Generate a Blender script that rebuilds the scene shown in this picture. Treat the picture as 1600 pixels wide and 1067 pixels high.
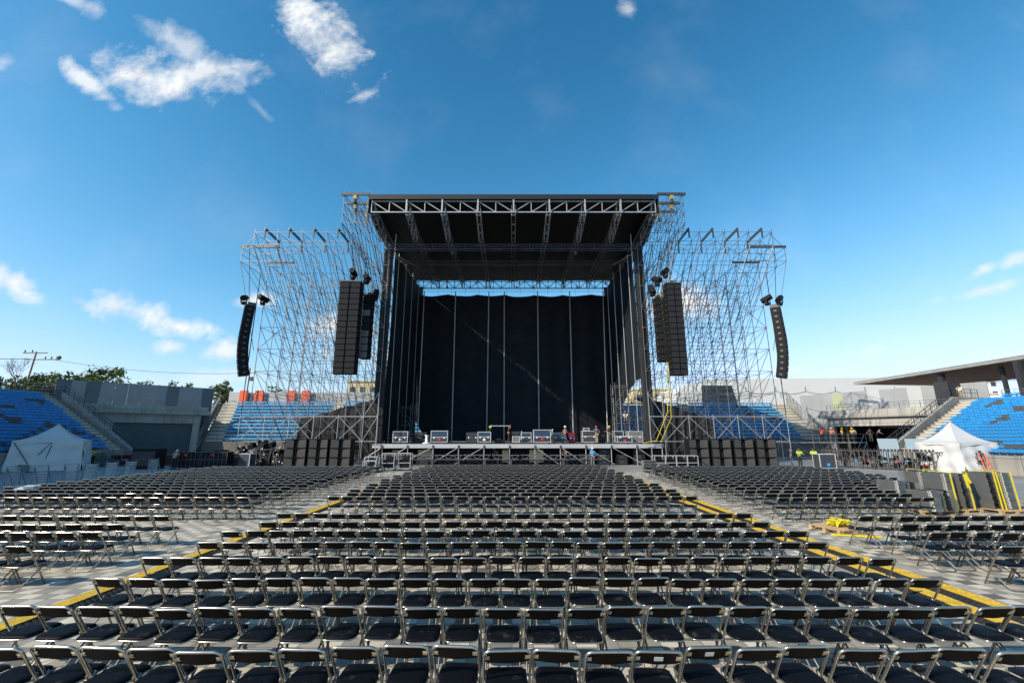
import bpy, math, random
from mathutils import Vector, Matrix
R = math.radians
random.seed(7)
C = bpy.context.scene.collection
scn = bpy.context.scene
for o in list(bpy.data.objects): bpy.data.objects.remove(o)

# ---------------------------------------------------------------- camera
F = 667.0; CX = 800.0; CY = 533.5; CAMZ = 2.77
TH = math.atan(148.5/F)
cam = bpy.data.objects.new('camera', bpy.data.cameras.new('camera')); C.objects.link(cam)
cam.location = (0, 0, CAMZ); cam.rotation_euler = (math.pi/2 + TH, 0, 0)
cam.data.sensor_width = 36; cam.data.lens = 36*F/1600; cam.data.clip_end = 3000; cam.data.clip_start = .05
scn.camera = cam
def proj(X, Y, Z):
    a = Y*math.cos(TH) + (Z-CAMZ)*math.sin(TH); b = -Y*math.sin(TH) + (Z-CAMZ)*math.cos(TH)
    return CX + F*X/max(a, .01), CY - F*b/max(a, .01), a
def at(x, y, Y):
    u = (x-CX)/F; v = (CY-y)/F
    d = (u, math.cos(TH)-v*math.sin(TH), math.sin(TH)+v*math.cos(TH)); t = Y/d[1]
    return Vector((d[0]*t, Y, CAMZ + d[2]*t))

# ---------------------------------------------------------------- sun and sky
SEL, SAZ = R(32), R(35)            # elevation; angle behind the picture plane, from the left
sdir = Vector((-math.cos(SAZ)*math.cos(SEL), -math.sin(SAZ)*math.cos(SEL), math.sin(SEL)))
sun = bpy.data.objects.new('sun', bpy.data.lights.new('sun', 'SUN')); C.objects.link(sun)
sun.data.energy = 5.0; sun.data.angle = R(.5); sun.data.color = (1, .90, .74)
sun.rotation_euler = sdir.to_track_quat('Z', 'Y').to_euler()
W = bpy.data.worlds.new('World'); scn.world = W; W.use_nodes = True
nt = W.node_tree; nt.nodes.clear(); L = nt.links.new
def wn(t, **k):
    n = nt.nodes.new(t)
    for a, b in k.items(): setattr(n, a, b)
    return n
def wm(op, a, b=None, c=None):
    n = wn('ShaderNodeMath', operation=op)
    for i, s in enumerate((a, b, c)):
        if s is None: continue
        if isinstance(s, (int, float)): n.inputs[i].default_value = s
        else: L(s, n.inputs[i])
    return n.outputs[0]
sky = wn('ShaderNodeTexSky', sky_type='NISHITA'); sky.sun_disc = False
sky.sun_elevation = SEL; sky.sun_rotation = math.atan2(sdir.x, sdir.y)
sky.air_density = 1.0; sky.dust_density = .5; sky.ozone_density = 2.5; sky.altitude = 0
hs = wn('ShaderNodeHueSaturation'); hs.inputs['Saturation'].default_value = 1.0; hs.inputs['Value'].default_value = 1.0
tint = wn('ShaderNodeMixRGB', blend_type='MULTIPLY'); tint.inputs[0].default_value = 1; tint.inputs[2].default_value = (.80, 1.12, 1.22, 1)
L(sky.outputs[0], tint.inputs[1]); L(tint.outputs[0], hs.inputs['Color'])
tc = wn('ShaderNodeTexCoord'); sp = wn('ShaderNodeSeparateXYZ'); L(tc.outputs['Generated'], sp.inputs[0])
dy = wm('MAXIMUM', sp.outputs[1], .02)
U = wm('DIVIDE', sp.outputs[0], dy); V = wm('DIVIDE', sp.outputs[2], dy)
cb = wn('ShaderNodeCombineXYZ'); L(U, cb.inputs[0]); L(V, cb.inputs[1])
def noise(scale, detail, rough, dist=0.0, vec=None):
    n = wn('ShaderNodeTexNoise'); n.inputs['Scale'].default_value = scale; n.inputs['Detail'].default_value = detail
    n.inputs['Roughness'].default_value = rough; n.inputs['Distortion'].default_value = dist
    L(vec or cb.outputs[0], n.inputs['Vector']); return n.outputs[0]
n1 = noise(7, 9, .62, .5); n2 = noise(30, 6, .6); n3 = noise(3.2, 4, .5)
edge = wm('ADD', wm('MULTIPLY', wm('SUBTRACT', n1, .5), 5.0), wm('MULTIPLY', wm('SUBTRACT', n2, .5), 1.6))
# clouds: centre pixel of the reference direction, half length, half width (in slope units), tilt, strength
clouds = [((228,122),88,42,-8,1.0), ((330,112),85,28,6,.85), ((280,70),70,24,-38,.6), ((135,125),68,17,-38,.85), ((505,58),96,46,-50,1.15),
          ((120,2),50,15,-25,.6), ((982,14),18,16,-60,.5), ((205,482),90,24,-10,1.1), ((275,508),62,20,-12,1.0), ((20,440),62,24,-28,1.0),
          ((268,542),26,13,0,.8), ((352,547),42,18,8,.8), ((395,470),36,13,5,.9), ((330,590),90,16,3,.5), ((520,508),60,24,0,.9), ((560,560),60,20,0,.8),
          ((1527,428),27,10,28,.75), ((1545,452),62,10,14,.75), ((1590,405),26,12,25,.6), ((1362,549),30,10,12,.45), ((1055,480),62,42,0,1.0),
          ((1235,576),45,10,5,.5), ((410,175),26,7,-45,.3), ((620,560),50,26,0,.7), ((5,98),14,24,-60,.45), ((1575,556),40,8,5,.3)]
mask = None
for (px, py), hl, hw, tilt, st in clouds:
    def uv(x, y):
        p = at(x, y, 1.0); return p.x, p.z - CAMZ
    u0, v0 = uv(px, py); t = R(tilt)
    ua, va = uv(px+hl*math.cos(t), py-hl*math.sin(t)); ub, vb = uv(px-hw*math.sin(t), py-hw*math.cos(t))
    ax, ay, bx_, by_ = ua-u0, va-v0, ub-u0, vb-v0
    det = ax*by_ - ay*bx_
    du = wm('SUBTRACT', U, u0); dv = wm('SUBTRACT', V, v0)
    p = wm('ADD', wm('MULTIPLY', du, by_/det), wm('MULTIPLY', dv, -bx_/det))
    q = wm('ADD', wm('MULTIPLY', du, -ay/det), wm('MULTIPLY', dv, ax/det))
    r = wm('SQRT', wm('ADD', wm('MULTIPLY', p, p), wm('MULTIPLY', q, q)))
    m = wm('MULTIPLY', wm('SUBTRACT', wm('ADD', wm('MULTIPLY', edge, .60), 1.12), r), 1.0)
    m = wm('MULTIPLY', wm('MINIMUM', wm('MAXIMUM', m, 0), 1), min(st, 1))
    mask = m if mask is None else wm('MAXIMUM', mask, m)
front = wm('GREATER_THAN', sp.outputs[1], .03)
soft = wm('MULTIPLY', wm('MAXIMUM', wm('SUBTRACT', n3, .5), 0), .42)       # thin high veil
mask = wm('MULTIPLY', wm('MINIMUM', wm('MAXIMUM', mask, soft), 1), front)
mask = wm('POWER', mask, 1.2)
shade = wm('ADD', .74, wm('MULTIPLY', noise(7, 5, .55), .50))
cc = wn('ShaderNodeMixRGB', blend_type='MULTIPLY'); cc.inputs[0].default_value = 1
cc.inputs[1].default_value = (5.8, 5.9, 5.9, 1)
cs = wn('ShaderNodeCombineXYZ'); [L(shade, cs.inputs[i]) for i in range(3)]; L(cs.outputs[0], cc.inputs[2])
sr = wn('ShaderNodeSeparateColor'); L(hs.outputs[0], sr.inputs[0])
def curve(o, a, g, c):       # contrast curve with a soft shoulder, in display units
    x = wm('MULTIPLY', wm('POWER', wm('MULTIPLY', o, .185), g), -a/c)
    return wm('MULTIPLY', wm('SUBTRACT', 1.0, wm('EXPONENT', x)), c/.185)
gG = curve(sr.outputs[1], 2.0, 1.52, 1.25); gB = curve(sr.outputs[2], 1.48, 1.46, 1.9); gR = wm('MINIMUM', curve(sr.outputs[0], 5.4, 2.15, .95), wm('MULTIPLY', gG, .78))
cr_ = wn('ShaderNodeCombineColor'); L(gR, cr_.inputs[0]); L(gG, cr_.inputs[1]); L(gB, cr_.inputs[2])
mx = wn('ShaderNodeMixRGB'); L(mask, mx.inputs[0]); L(cr_.outputs[0], mx.inputs[1]); L(cc.outputs[0], mx.inputs[2])
bg = wn('ShaderNodeBackground'); bg.inputs['Strength'].default_value = .138; L(mx.outputs[0], bg.inputs['Color'])
wo = wn('ShaderNodeOutputWorld'); L(bg.outputs[0], wo.inputs['Surface'])
scn.view_settings.view_transform = 'Standard'; scn.view_settings.look = 'None'
scn.view_settings.exposure = 0.3; scn.view_settings.gamma = 1; scn.view_settings.use_curve_mapping = False
scn.cycles.max_bounces = 6; scn.cycles.transparent_max_bounces = 8

# ---------------------------------------------------------------- materials
MT = {}
def mat(name, col, rough=.6, metal=0.0, var=0.0, scale=4.0, bump=0.0, bscale=40.0, spec=.5, objrand=0.0, coord='Object', dirt=None, alpha=None):
    m = bpy.data.materials.new(name); m.use_nodes = True; t = m.node_tree; N = t.nodes; l = t.links.new
    b = N['Principled BSDF']; b.inputs['Roughness'].default_value = rough; b.inputs['Metallic'].default_value = metal
    b.inputs['Specular IOR Level'].default_value = spec
    c = N.new('ShaderNodeRGB'); c.outputs[0].default_value = (*col, 1); out = c.outputs[0]
    tcn = N.new('ShaderNodeTexCoord')
    if var:
        n = N.new('ShaderNodeTexNoise'); n.inputs['Scale'].default_value = scale; n.inputs['Detail'].default_value = 7; n.inputs['Roughness'].default_value = .6
        l(tcn.outputs[coord], n.inputs['Vector'])
        mr = N.new('ShaderNodeMapRange'); mr.inputs[1].default_value = .3; mr.inputs[2].default_value = .7; mr.inputs[3].default_value = 1-var; mr.inputs[4].default_value = 1+var
        l(n.outputs[0], mr.inputs[0])
        v = N.new('ShaderNodeVectorMath'); v.operation = 'SCALE'; l(out, v.inputs[0]); l(mr.outputs[0], v.inputs['Scale']); out = v.outputs[0]
    if objrand:
        oi = N.new('ShaderNodeObjectInfo'); mr = N.new('ShaderNodeMapRange'); mr.inputs[3].default_value = 1-objrand; mr.inputs[4].default_value = 1+objrand
        l(oi.outputs['Random'], mr.inputs[0]); v = N.new('ShaderNodeVectorMath'); v.operation = 'SCALE'; l(out, v.inputs[0]); l(mr.outputs[0], v.inputs['Scale']); out = v.outputs[0]
    if dirt:   # (colour, threshold, scale, per object shift)
        dc, th, ds = dirt
        n = N.new('ShaderNodeTexNoise'); n.inputs['Scale'].default_value = ds; n.inputs['Detail'].default_value = 8; n.inputs['Roughness'].default_value = .7
        n.noise_dimensions = '4D'; oi = N.new('ShaderNodeObjectInfo'); mu = N.new('ShaderNodeMath'); mu.operation = 'MULTIPLY'; mu.inputs[1].default_value = 50
        l(oi.outputs['Random'], mu.inputs[0]); l(mu.outputs[0], n.inputs['W']); l(tcn.outputs['Object'], n.inputs['Vector'])
        mr = N.new('ShaderNodeMapRange'); mr.inputs[1].default_value = th; mr.inputs[2].default_value = th+.12
        l(n.outputs[0], mr.inputs[0]); x = N.new('ShaderNodeMixRGB'); l(mr.outputs[0], x.inputs[0]); l(out, x.inputs[1]); x.inputs[2].default_value = (*dc, 1); out = x.outputs[0]
    l(out, b.inputs['Base Color'])
    if bump:
        n = N.new('ShaderNodeTexNoise'); n.inputs['Scale'].default_value = bscale; n.inputs['Detail'].default_value = 5; l(tcn.outputs[coord], n.inputs['Vector'])
        bp = N.new('ShaderNodeBump'); bp.inputs['Strength'].default_value = bump; l(n.outputs[0], bp.inputs['Height']); l(bp.outputs[0], b.inputs['Normal'])
    MT[name] = m; return m
mat('chrome', (.44,.42,.37), .24, .9, var=.14, scale=12, objrand=.1)
mat('chrome_leg', (.24,.23,.205), .5, .8, var=.14, scale=12)
mat('folded_black', (.026,.027,.029), .6, spec=.2, objrand=.75)
mat('chrome_far', (.42,.42,.39), .35, .75)
mat('vinyl', (.0045,.0050,.0070), .5, spec=.06, bump=.2, bscale=18, dirt=((.055,.052,.047), .57, 5.0))
mat('vinyl_far', (.008,.010,.015), .45, spec=.18)
mat('back_black', (.0055,.0045,.004), .55, spec=.10, dirt=((.16,.155,.15), .70, 11.0))
mat('black_far', (.006,.0055,.0055), .6, spec=.12)
mat('bracket', (.42,.38,.28), .42, .6, objrand=.25)
mat('rubber', (.015,.015,.015), .7)
mat('steel', (.19,.195,.20), .42, .55, var=.2, scale=3)
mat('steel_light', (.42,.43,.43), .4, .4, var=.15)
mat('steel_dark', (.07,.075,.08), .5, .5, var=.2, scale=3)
mat('alu', (.58,.59,.60), .4, .3, var=.1)
mat('deck_edge', (.42,.43,.44), .5, .2, var=.12, scale=1.5)
mat('black_paint', (.014,.014,.015), .5, var=.2)
mat('rust_orange', (.55,.12,.02), .6)
mat('cloth_black', (.0080,.0125,.0180), .8, var=.35, scale=.6, spec=.25)
mat('cloth_black_rib', (.016,.017,.018), .75, var=.3, scale=1.2, spec=.3)
mat('tarp_black', (.006,.006,.007), .6, var=.3, scale=.8)
mat('ply', (.10,.075,.05), .7, var=.3, scale=2)
mat('concrete_step', (.48,.45,.37), .85, var=.2, scale=1.0)
mat('panel_grey', (.26,.275,.285), .6, var=.1, scale=.5)
mat('panel_light', (.40,.41,.41), .6, var=.08, scale=.5)
mat('panel_yellow', (.33,.35,.23), .6, var=.08)
mat('panel_dark', (.11,.13,.145), .6, var=.1)
mat('shutter', (.055,.075,.09), .5, var=.12, scale=.8)
mat('seat_sunlit', (.07,.37,.66), .4, var=.35, scale=2.5)  # lighter seat blue: sun gloss on the far stands put into the colour
mat('hoist_yellow', (.36,.26,.06), .5)
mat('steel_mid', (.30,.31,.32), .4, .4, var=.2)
mat('seat_blue', (.030,.26,.58), .42, var=.30, scale=2.2)
mat('seat_grey', (.085,.095,.105), .5, var=.2)
mat('tent_white', (.49,.50,.50), .55, var=.05, scale=1.2)
mat('hall_white', (.62,.62,.60), .5, var=.04, scale=.1)
mat('orange', (.75,.10,.02), .55, var=.1)
mat('cream', (.52,.44,.25), .8, var=.1, scale=.4)
mat('white_wall', (.75,.74,.72), .8, var=.06, scale=.3)
mat('roof_under', (.42,.27,.19), .8, var=.2, scale=1.5)
mat('roof_edge', (.30,.28,.26), .5, var=.2, scale=.6)
mat('charcoal', (.025,.027,.03), .6, var=.2)
mat('yellow', (.60,.38,.012), .5, var=.22, scale=9, dirt=((.18,.14,.05), .60, 5.0))
mat('strap_yellow', (.60,.48,.01), .5, var=.1)
mat('grille', (.022,.023,.026), .8, spec=.12, var=.15, scale=5)
mat('grille_sub', (.060,.058,.056), .8, spec=.15, var=.15, scale=5)
mat('cab_black', (.010,.010,.011), .6, spec=.15, var=.2)
mat('case_panel', (.035,.038,.045), .45, var=.25, scale=3, objrand=.2)
mat('case_red', (.16,.008,.03), .5)
mat('case_blue', (.02,.05,.09), .35)
mat('case_grey', (.15,.145,.14), .6, var=.15)
mat('case_grey_l', (.34,.35,.36), .6)
mat('label_white', (.8,.8,.8), .6); mat('label_red', (.55,.03,.02), .6)
mat('wood', (.42,.28,.14), .8, var=.3, scale=8)
mat('wood_brown', (.20,.10,.045), .8, var=.3, scale=6)
mat('bark', (.05,.04,.03), .9, var=.3, scale=8)
mat('leaf', (.12,.15,.045), .7, var=.4, scale=.9, spec=.2)
mat('skin', (.30,.16,.09), .6); mat('hair', (.015,.01,.008), .7)
for n_, c_ in dict(blue=(.02,.33,.68), slate=(.07,.10,.16), dark=(.015,.016,.02), orange_v=(.85,.16,.02), lime=(.38,.75,.02), khaki=(.30,.26,.18),
                   grey=(.13,.13,.12), jeans=(.03,.06,.13), amber=(.75,.42,.02), white=(.75,.75,.72), red=(.55,.03,.02), teal=(.02,.14,.2)).items(): mat('c_'+n_, c_, .75)
mat('black_rail', (.06,.055,.055), .5, .2)
mat('ramp_black', (.018,.017,.016), .75, var=.3)
mat('sticker', (.45,.47,.48), .6)
mat('wire', (.03,.03,.03), .6)
mat('glass_sheet', (.25,.32,.36), .15, spec=.6)

def node_mat(name, build):
    m = bpy.data.materials.new(name); m.use_nodes = True; build(m.node_tree); MT[name] = m; return m
def paving(t):
    N = t.nodes; l = t.links.new; b = N['Principled BSDF']; b.inputs['Roughness'].default_value = .85
    tcn = N.new('ShaderNodeTexCoord')
    def brick(w, h, c1, c2, mo, bias, off=(0,0,0), rot=0):
        mp = N.new('ShaderNodeMapping'); mp.inputs['Location'].default_value = off; mp.inputs['Rotation'].default_value = (0,0,rot); l(tcn.outputs['Object'], mp.inputs[0])
        k = N.new('ShaderNodeTexBrick'); l(mp.outputs[0], k.inputs['Vector'])
        k.inputs['Scale'].default_value = 1; k.inputs['Brick Width'].default_value = w; k.inputs['Row Height'].default_value = h; k.inputs['Mortar Size'].default_value = .006
        k.inputs['Color1'].default_value = (*c1,1); k.inputs['Color2'].default_value = (*c2,1); k.inputs['Mortar'].default_value = (*mo,1); k.inputs['Bias'].default_value = bias
        return k
    a = brick(.29, .25, (0,0,0), (1,1,1), (.5,.5,.5), 0); a.offset = 0
    def ramp(src, stops):
        r_ = N.new('ShaderNodeValToRGB'); r_.color_ramp.interpolation = 'CONSTANT'; l(src, r_.inputs[0]); e = r_.color_ramp.elements
        e[0].position = 0; e[0].color = (*stops[0][1],1); e[1].position = stops[1][0]; e[1].color = (*stops[1][1],1)
        for p_, c_ in stops[2:]: q = e.new(p_); q.color = (*c_,1)
        return r_.outputs[0]
    mp = N.new('ShaderNodeMapping'); mp.inputs['Scale'].default_value = (1/.29,1/.25,1); l(tcn.outputs['Object'], mp.inputs[0])
    ck = N.new('ShaderNodeTexChecker'); ck.inputs['Scale'].default_value = 1; l(mp.outputs[0], ck.inputs['Vector'])
    ck.inputs['Color1'].default_value = (.54,.49,.395,1); ck.inputs['Color2'].default_value = (.32,.295,.25,1)
    t2 = ramp(a.outputs[0], [(0,(1.0,1.0,1.0)),(.35,(.88,.88,.88)),(.62,(1.08,1.08,1.06)),(.80,(.62,.62,.63)),(.92,(.40,.41,.43))])
    jm = N.new('ShaderNodeMixRGB'); l(a.outputs['Fac'], jm.inputs[0]); l(ck.outputs[0], jm.inputs[1]); jm.inputs[2].default_value = (.13,.12,.105,1)
    mu = N.new('ShaderNodeMixRGB'); mu.blend_type = 'MULTIPLY'; mu.inputs[0].default_value = 1; l(jm.outputs[0], mu.inputs[1]); l(t2, mu.inputs[2])
    n = N.new('ShaderNodeTexNoise'); n.inputs['Scale'].default_value = 1.1; n.inputs['Detail'].default_value = 9; n.inputs['Roughness'].default_value = .65; l(tcn.outputs['Object'], n.inputs['Vector'])
    mr = N.new('ShaderNodeMapRange'); mr.inputs[1].default_value = .3; mr.inputs[2].default_value = .7; mr.inputs[3].default_value = .75; mr.inputs[4].default_value = 1.15; l(n.outputs[0], mr.inputs[0])
    v = N.new('ShaderNodeVectorMath'); v.operation = 'SCALE'; l(mu.outputs[0], v.inputs[0]); l(mr.outputs[0], v.inputs['Scale'])
    l(v.outputs[0], b.inputs['Base Color'])
    bp = N.new('ShaderNodeBump'); bp.inputs['Strength'].default_value = .25; bp.inputs['Distance'].default_value = .01; l(a.outputs['Fac'], bp.inputs['Height']); bp.invert = True; l(bp.outputs[0], b.inputs['Normal'])
node_mat('paving', paving)
def groundm(t):
    N = t.nodes; l = t.links.new; b = N['Principled BSDF']; b.inputs['Roughness'].default_value = .85
    tcn = N.new('ShaderNodeTexCoord')
    cr = N.new('ShaderNodeValToRGB'); n = N.new('ShaderNodeTexNoise'); n.inputs['Scale'].default_value = .18; n.inputs['Detail'].default_value = 12; n.inputs['Roughness'].default_value = .68
    l(tcn.outputs['Object'], n.inputs['Vector']); l(n.outputs[0], cr.inputs[0])
    e = cr.color_ramp.elements; e[0].position = .35; e[0].color = (.17,.172,.172,1); e[1].position = .66; e[1].color = (.27,.27,.26,1)
    l(cr.outputs[0], b.inputs['Base Color'])
node_mat('ground', groundm)

def concrete(name, col, jw=2.4, jh=1.2):
    def f(t):
        N = t.nodes; l = t.links.new; b = N['Principled BSDF']; b.inputs['Roughness'].default_value = .85; tcn = N.new('ShaderNodeTexCoord')
        sp_ = N.new('ShaderNodeSeparateXYZ'); l(tcn.outputs['Object'], sp_.inputs[0]); cb_ = N.new('ShaderNodeCombineXYZ'); l(sp_.outputs[1], cb_.inputs[0]); l(sp_.outputs[2], cb_.inputs[1])
        k = N.new('ShaderNodeTexBrick'); l(cb_.outputs[0], k.inputs['Vector']); k.offset = 0; k.inputs['Scale'].default_value = 1; k.inputs['Brick Width'].default_value = jw; k.inputs['Row Height'].default_value = jh
        k.inputs['Mortar Size'].default_value = .022; k.inputs['Color1'].default_value = (*col,1); k.inputs['Color2'].default_value = (*[c*.86 for c in col],1); k.inputs['Mortar'].default_value = (*[c*.45 for c in col],1)
        def nz(sc, scale, lo, hi, a0, a1):
            mp = N.new('ShaderNodeMapping'); mp.inputs['Scale'].default_value = sc; l(tcn.outputs['Object'], mp.inputs[0]); n = N.new('ShaderNodeTexNoise'); n.inputs['Scale'].default_value = scale; n.inputs['Detail'].default_value = 8; n.inputs['Roughness'].default_value = .65
            l(mp.outputs[0], n.inputs['Vector']); mr = N.new('ShaderNodeMapRange'); mr.inputs[1].default_value = lo; mr.inputs[2].default_value = hi; mr.inputs[3].default_value = a0; mr.inputs[4].default_value = a1; l(n.outputs[0], mr.inputs[0]); return mr.outputs[0]
        out = k.outputs[0]
        for s_ in (nz((1,1,1), .5, .3, .7, .78, 1.16), nz((1.6,1.6,.10), 1.5, .50, .72, 1.0, .62), nz((1,1,1), 9, .35, .7, .93, 1.06)):
            v = N.new('ShaderNodeVectorMath'); v.operation = 'SCALE'; l(out, v.inputs[0]); l(s_, v.inputs['Scale']); out = v.outputs[0]
        l(out, b.inputs['Base Color'])
    node_mat(name, f)
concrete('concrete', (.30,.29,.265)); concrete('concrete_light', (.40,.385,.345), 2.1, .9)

# ---------------------------------------------------------------- mesh helpers
class MB:
    def __init__(s): s.v = []; s.f = []; s.m = []; s.mi = 0
    def add(s, vs, fs):
        b = len(s.v); s.v.extend([tuple(p) for p in vs]); s.f.extend([tuple(b+i for i in f) for f in fs]); s.m.extend([s.mi]*len(fs)); return s
    def box(s, c, d, rz=0, rx=0, ry=0):
        M = Matrix.Rotation(rz,3,'Z') @ Matrix.Rotation(ry,3,'Y') @ Matrix.Rotation(rx,3,'X')
        vs = [Vector(c) + M @ Vector((x*d[0]/2, y*d[1]/2, z*d[2]/2)) for x in (-1,1) for y in (-1,1) for z in (-1,1)]
        return s.add(vs, [(0,1,3,2),(4,6,7,5),(0,4,5,1),(2,3,7,6),(0,2,6,4),(1,5,7,3)])
    def box2(s, a, b): return s.box([(a[i]+b[i])/2 for i in range(3)], [abs(b[i]-a[i]) for i in range(3)])
    def hexa(s, p): return s.add(p, [(3,2,1,0),(4,5,6,7),(0,1,5,4),(1,2,6,5),(2,3,7,6),(3,0,4,7)])
    def beam(s, p, q, w, h=None, up=(0,0,1)):
        p = Vector(p); q = Vector(q); d = (q-p).normalized(); h = h or w
        x = d.cross(Vector(up))
        if x.length < 1e-4: x = d.cross(Vector((0,1,0)))
        x.normalize(); y = d.cross(x)
        o = [x*w/2+y*h/2, x*w/2-y*h/2, -x*w/2-y*h/2, -x*w/2+y*h/2]
        return s.hexa([p+k for k in o] + [q+k for k in o])
    def tube(s, p, q, r, n=4, r2=None):
        return s.path([p, q], r, n, r2=r2)
    def path(s, pts, r, n=6, closed=False, r2=None):
        pts = [Vector(p) for p in pts]; N = len(pts); b = len(s.v); ref = None
        for i, p in enumerate(pts):
            if closed: d = pts[(i+1)%N] - pts[i-1]
            else: d = pts[min(i+1,N-1)] - pts[max(i-1,0)]
            d.normalize()
            if ref is None:
                ref = d.cross(Vector((0,0,1)))
                if ref.length < .05: ref = d.cross(Vector((0,1,0)))
            ref = (ref - d*ref.dot(d)).normalized(); y = d.cross(ref)
            rr = r if r2 is None else r + (r2-r)*i/(N-1)
            for k in range(n):
                a = 2*math.pi*(k+.5)/n; s.v.append(tuple(p + ref*math.cos(a)*rr + y*math.sin(a)*rr))
        for i in range(N if closed else N-1):
            for k in range(n):
                a0 = b+i*n+k; a1 = b+i*n+(k+1)%n; c0 = b+((i+1)%N)*n+k; c1 = b+((i+1)%N)*n+(k+1)%n
                s.f.append((a0,c0,c1,a1)); s.m.append(s.mi)
        if not closed and n > 2:
            s.f.append(tuple(b+k for k in range(n))); s.f.append(tuple(b+(N-1)*n+k for k in reversed(range(n)))); s.m += [s.mi]*2
        return s
    def lathe(s, c, prof, n=12):
        b = len(s.v)
        for r, z in prof:
            for k in range(n):
                a = 2*math.pi*k/n; s.v.append((c[0]+r*math.cos(a), c[1]+r*math.sin(a), c[2]+z))
        for i in range(len(prof)-1):
            for k in range(n): s.f.append((b+i*n+k, b+i*n+(k+1)%n, b+(i+1)*n+(k+1)%n, b+(i+1)*n+k)); s.m.append(s.mi)
        s.f.append(tuple(b+k for k in reversed(range(n)))); s.f.append(tuple(b+(len(prof)-1)*n+k for k in range(n))); s.m += [s.mi]*2
        return s
    def prism(s, poly, off):
        n = len(poly); P = [Vector(p) for p in poly]; Q = [p+Vector(off) for p in P]
        return s.add(P+Q, [tuple(reversed(range(n))), tuple(range(n,2*n))] + [(i,(i+1)%n,n+(i+1)%n,n+i) for i in range(n)])
    def tiled(s, src, X, Y, Z, rz=0, sc=1):
        c, n = math.cos(rz)*sc, math.sin(rz)*sc; b = len(s.v)
        s.v.extend([(X+c*x-n*y, Y+n*x+c*y, Z+z*sc) for x, y, z in src.v]); s.f.extend([tuple(b+i for i in f) for f in src.f])
        s.m.extend([k+s.mi for k in src.m]); return s
    def mesh(s, name, mats, smooth=False, off=(0,0,0)):
        me = bpy.data.meshes.new(name)
        v = s.v if off == (0,0,0) else [(x-off[0], y-off[1], z-off[2]) for x, y, z in s.v]
        me.from_pydata(v, [], s.f)
        for m in (mats if isinstance(mats, (list, tuple)) else [mats]): me.materials.append(MT[m])
        me.polygons.foreach_set('material_index', s.m)
        if smooth: me.polygons.foreach_set('use_smooth', [True]*len(s.f))
        me.update(); return me
    def build(s, name, mats, parent=None, smooth=False, world=True, label=None, kind=None):
        off = (0,0,0)
        if parent is not None and world:
            p = parent; o = Vector((0,0,0))
            while p is not None: o += p.location; p = p.parent
            off = tuple(o)
        ob = bpy.data.objects.new(name, s.mesh(name, mats, smooth, off)); C.objects.link(ob)
        if parent is not None: ob.parent = parent
        if label: ob['label'] = label
        if kind: ob['kind'] = kind
        return ob
def tag(o, label=None, cat=None, group=None, kind=None):
    if label: o['label'] = label
    if cat: o['category'] = cat
    if group: o['group'] = group
    if kind: o['kind'] = kind
    return o
def thing(name, label, cat, loc=(0,0,0), rz=0, group=None):
    o = bpy.data.objects.new(name, None); C.objects.link(o); o.location = loc; o.rotation_euler = (0,0,rz); o.empty_display_size = .1
    return tag(o, label, cat, group)
def single(mb, name, mats, label, cat, group=None, loc=None, smooth=False):
    xs = [p[0] for p in mb.v]; ys = [p[1] for p in mb.v]; zs = [p[2] for p in mb.v]
    loc = loc or ((min(xs)+max(xs))/2, (min(ys)+max(ys))/2, min(zs))
    o = bpy.data.objects.new(name, mb.mesh(name, mats, smooth, tuple(loc))); C.objects.link(o); o.location = loc
    return tag(o, label, cat, group)
def copy_thing(root, loc, rz=0, label=None, group=None):
    r = root.copy(); C.objects.link(r); r.location = loc; r.rotation_euler = (0,0,rz)
    if label: r['label'] = label
    if group: r['group'] = group
    for ch in root.children:
        c = ch.copy(); C.objects.link(c); c.parent = r
        for g in ch.children:
            d = g.copy(); C.objects.link(d); d.parent = c
    return r
ORD = 'zeroth first second third fourth fifth sixth seventh eighth ninth tenth eleventh twelfth thirteenth fourteenth fifteenth sixteenth seventeenth eighteenth nineteenth twentieth'.split()
ORD += ['twenty-'+w for w in ORD[1:10]] + ['thirtieth'] + ['thirty-'+w for w in ORD[1:10]]

# ---------------------------------------------------------------- ground
g = MB().add([(-900,-300,0),(900,-300,0),(900,1500,0),(-900,1500,0)], [(0,1,2,3)]); tag(g.build('ground', 'ground'), kind='structure')
g = MB().add([(-23,-6,.004),(23,-6,.004),(23,35.5,.004),(-23,35.5,.004)], [(0,1,2,3)]); tag(g.build('plaza_paving', 'paving'), kind='structure')

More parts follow.
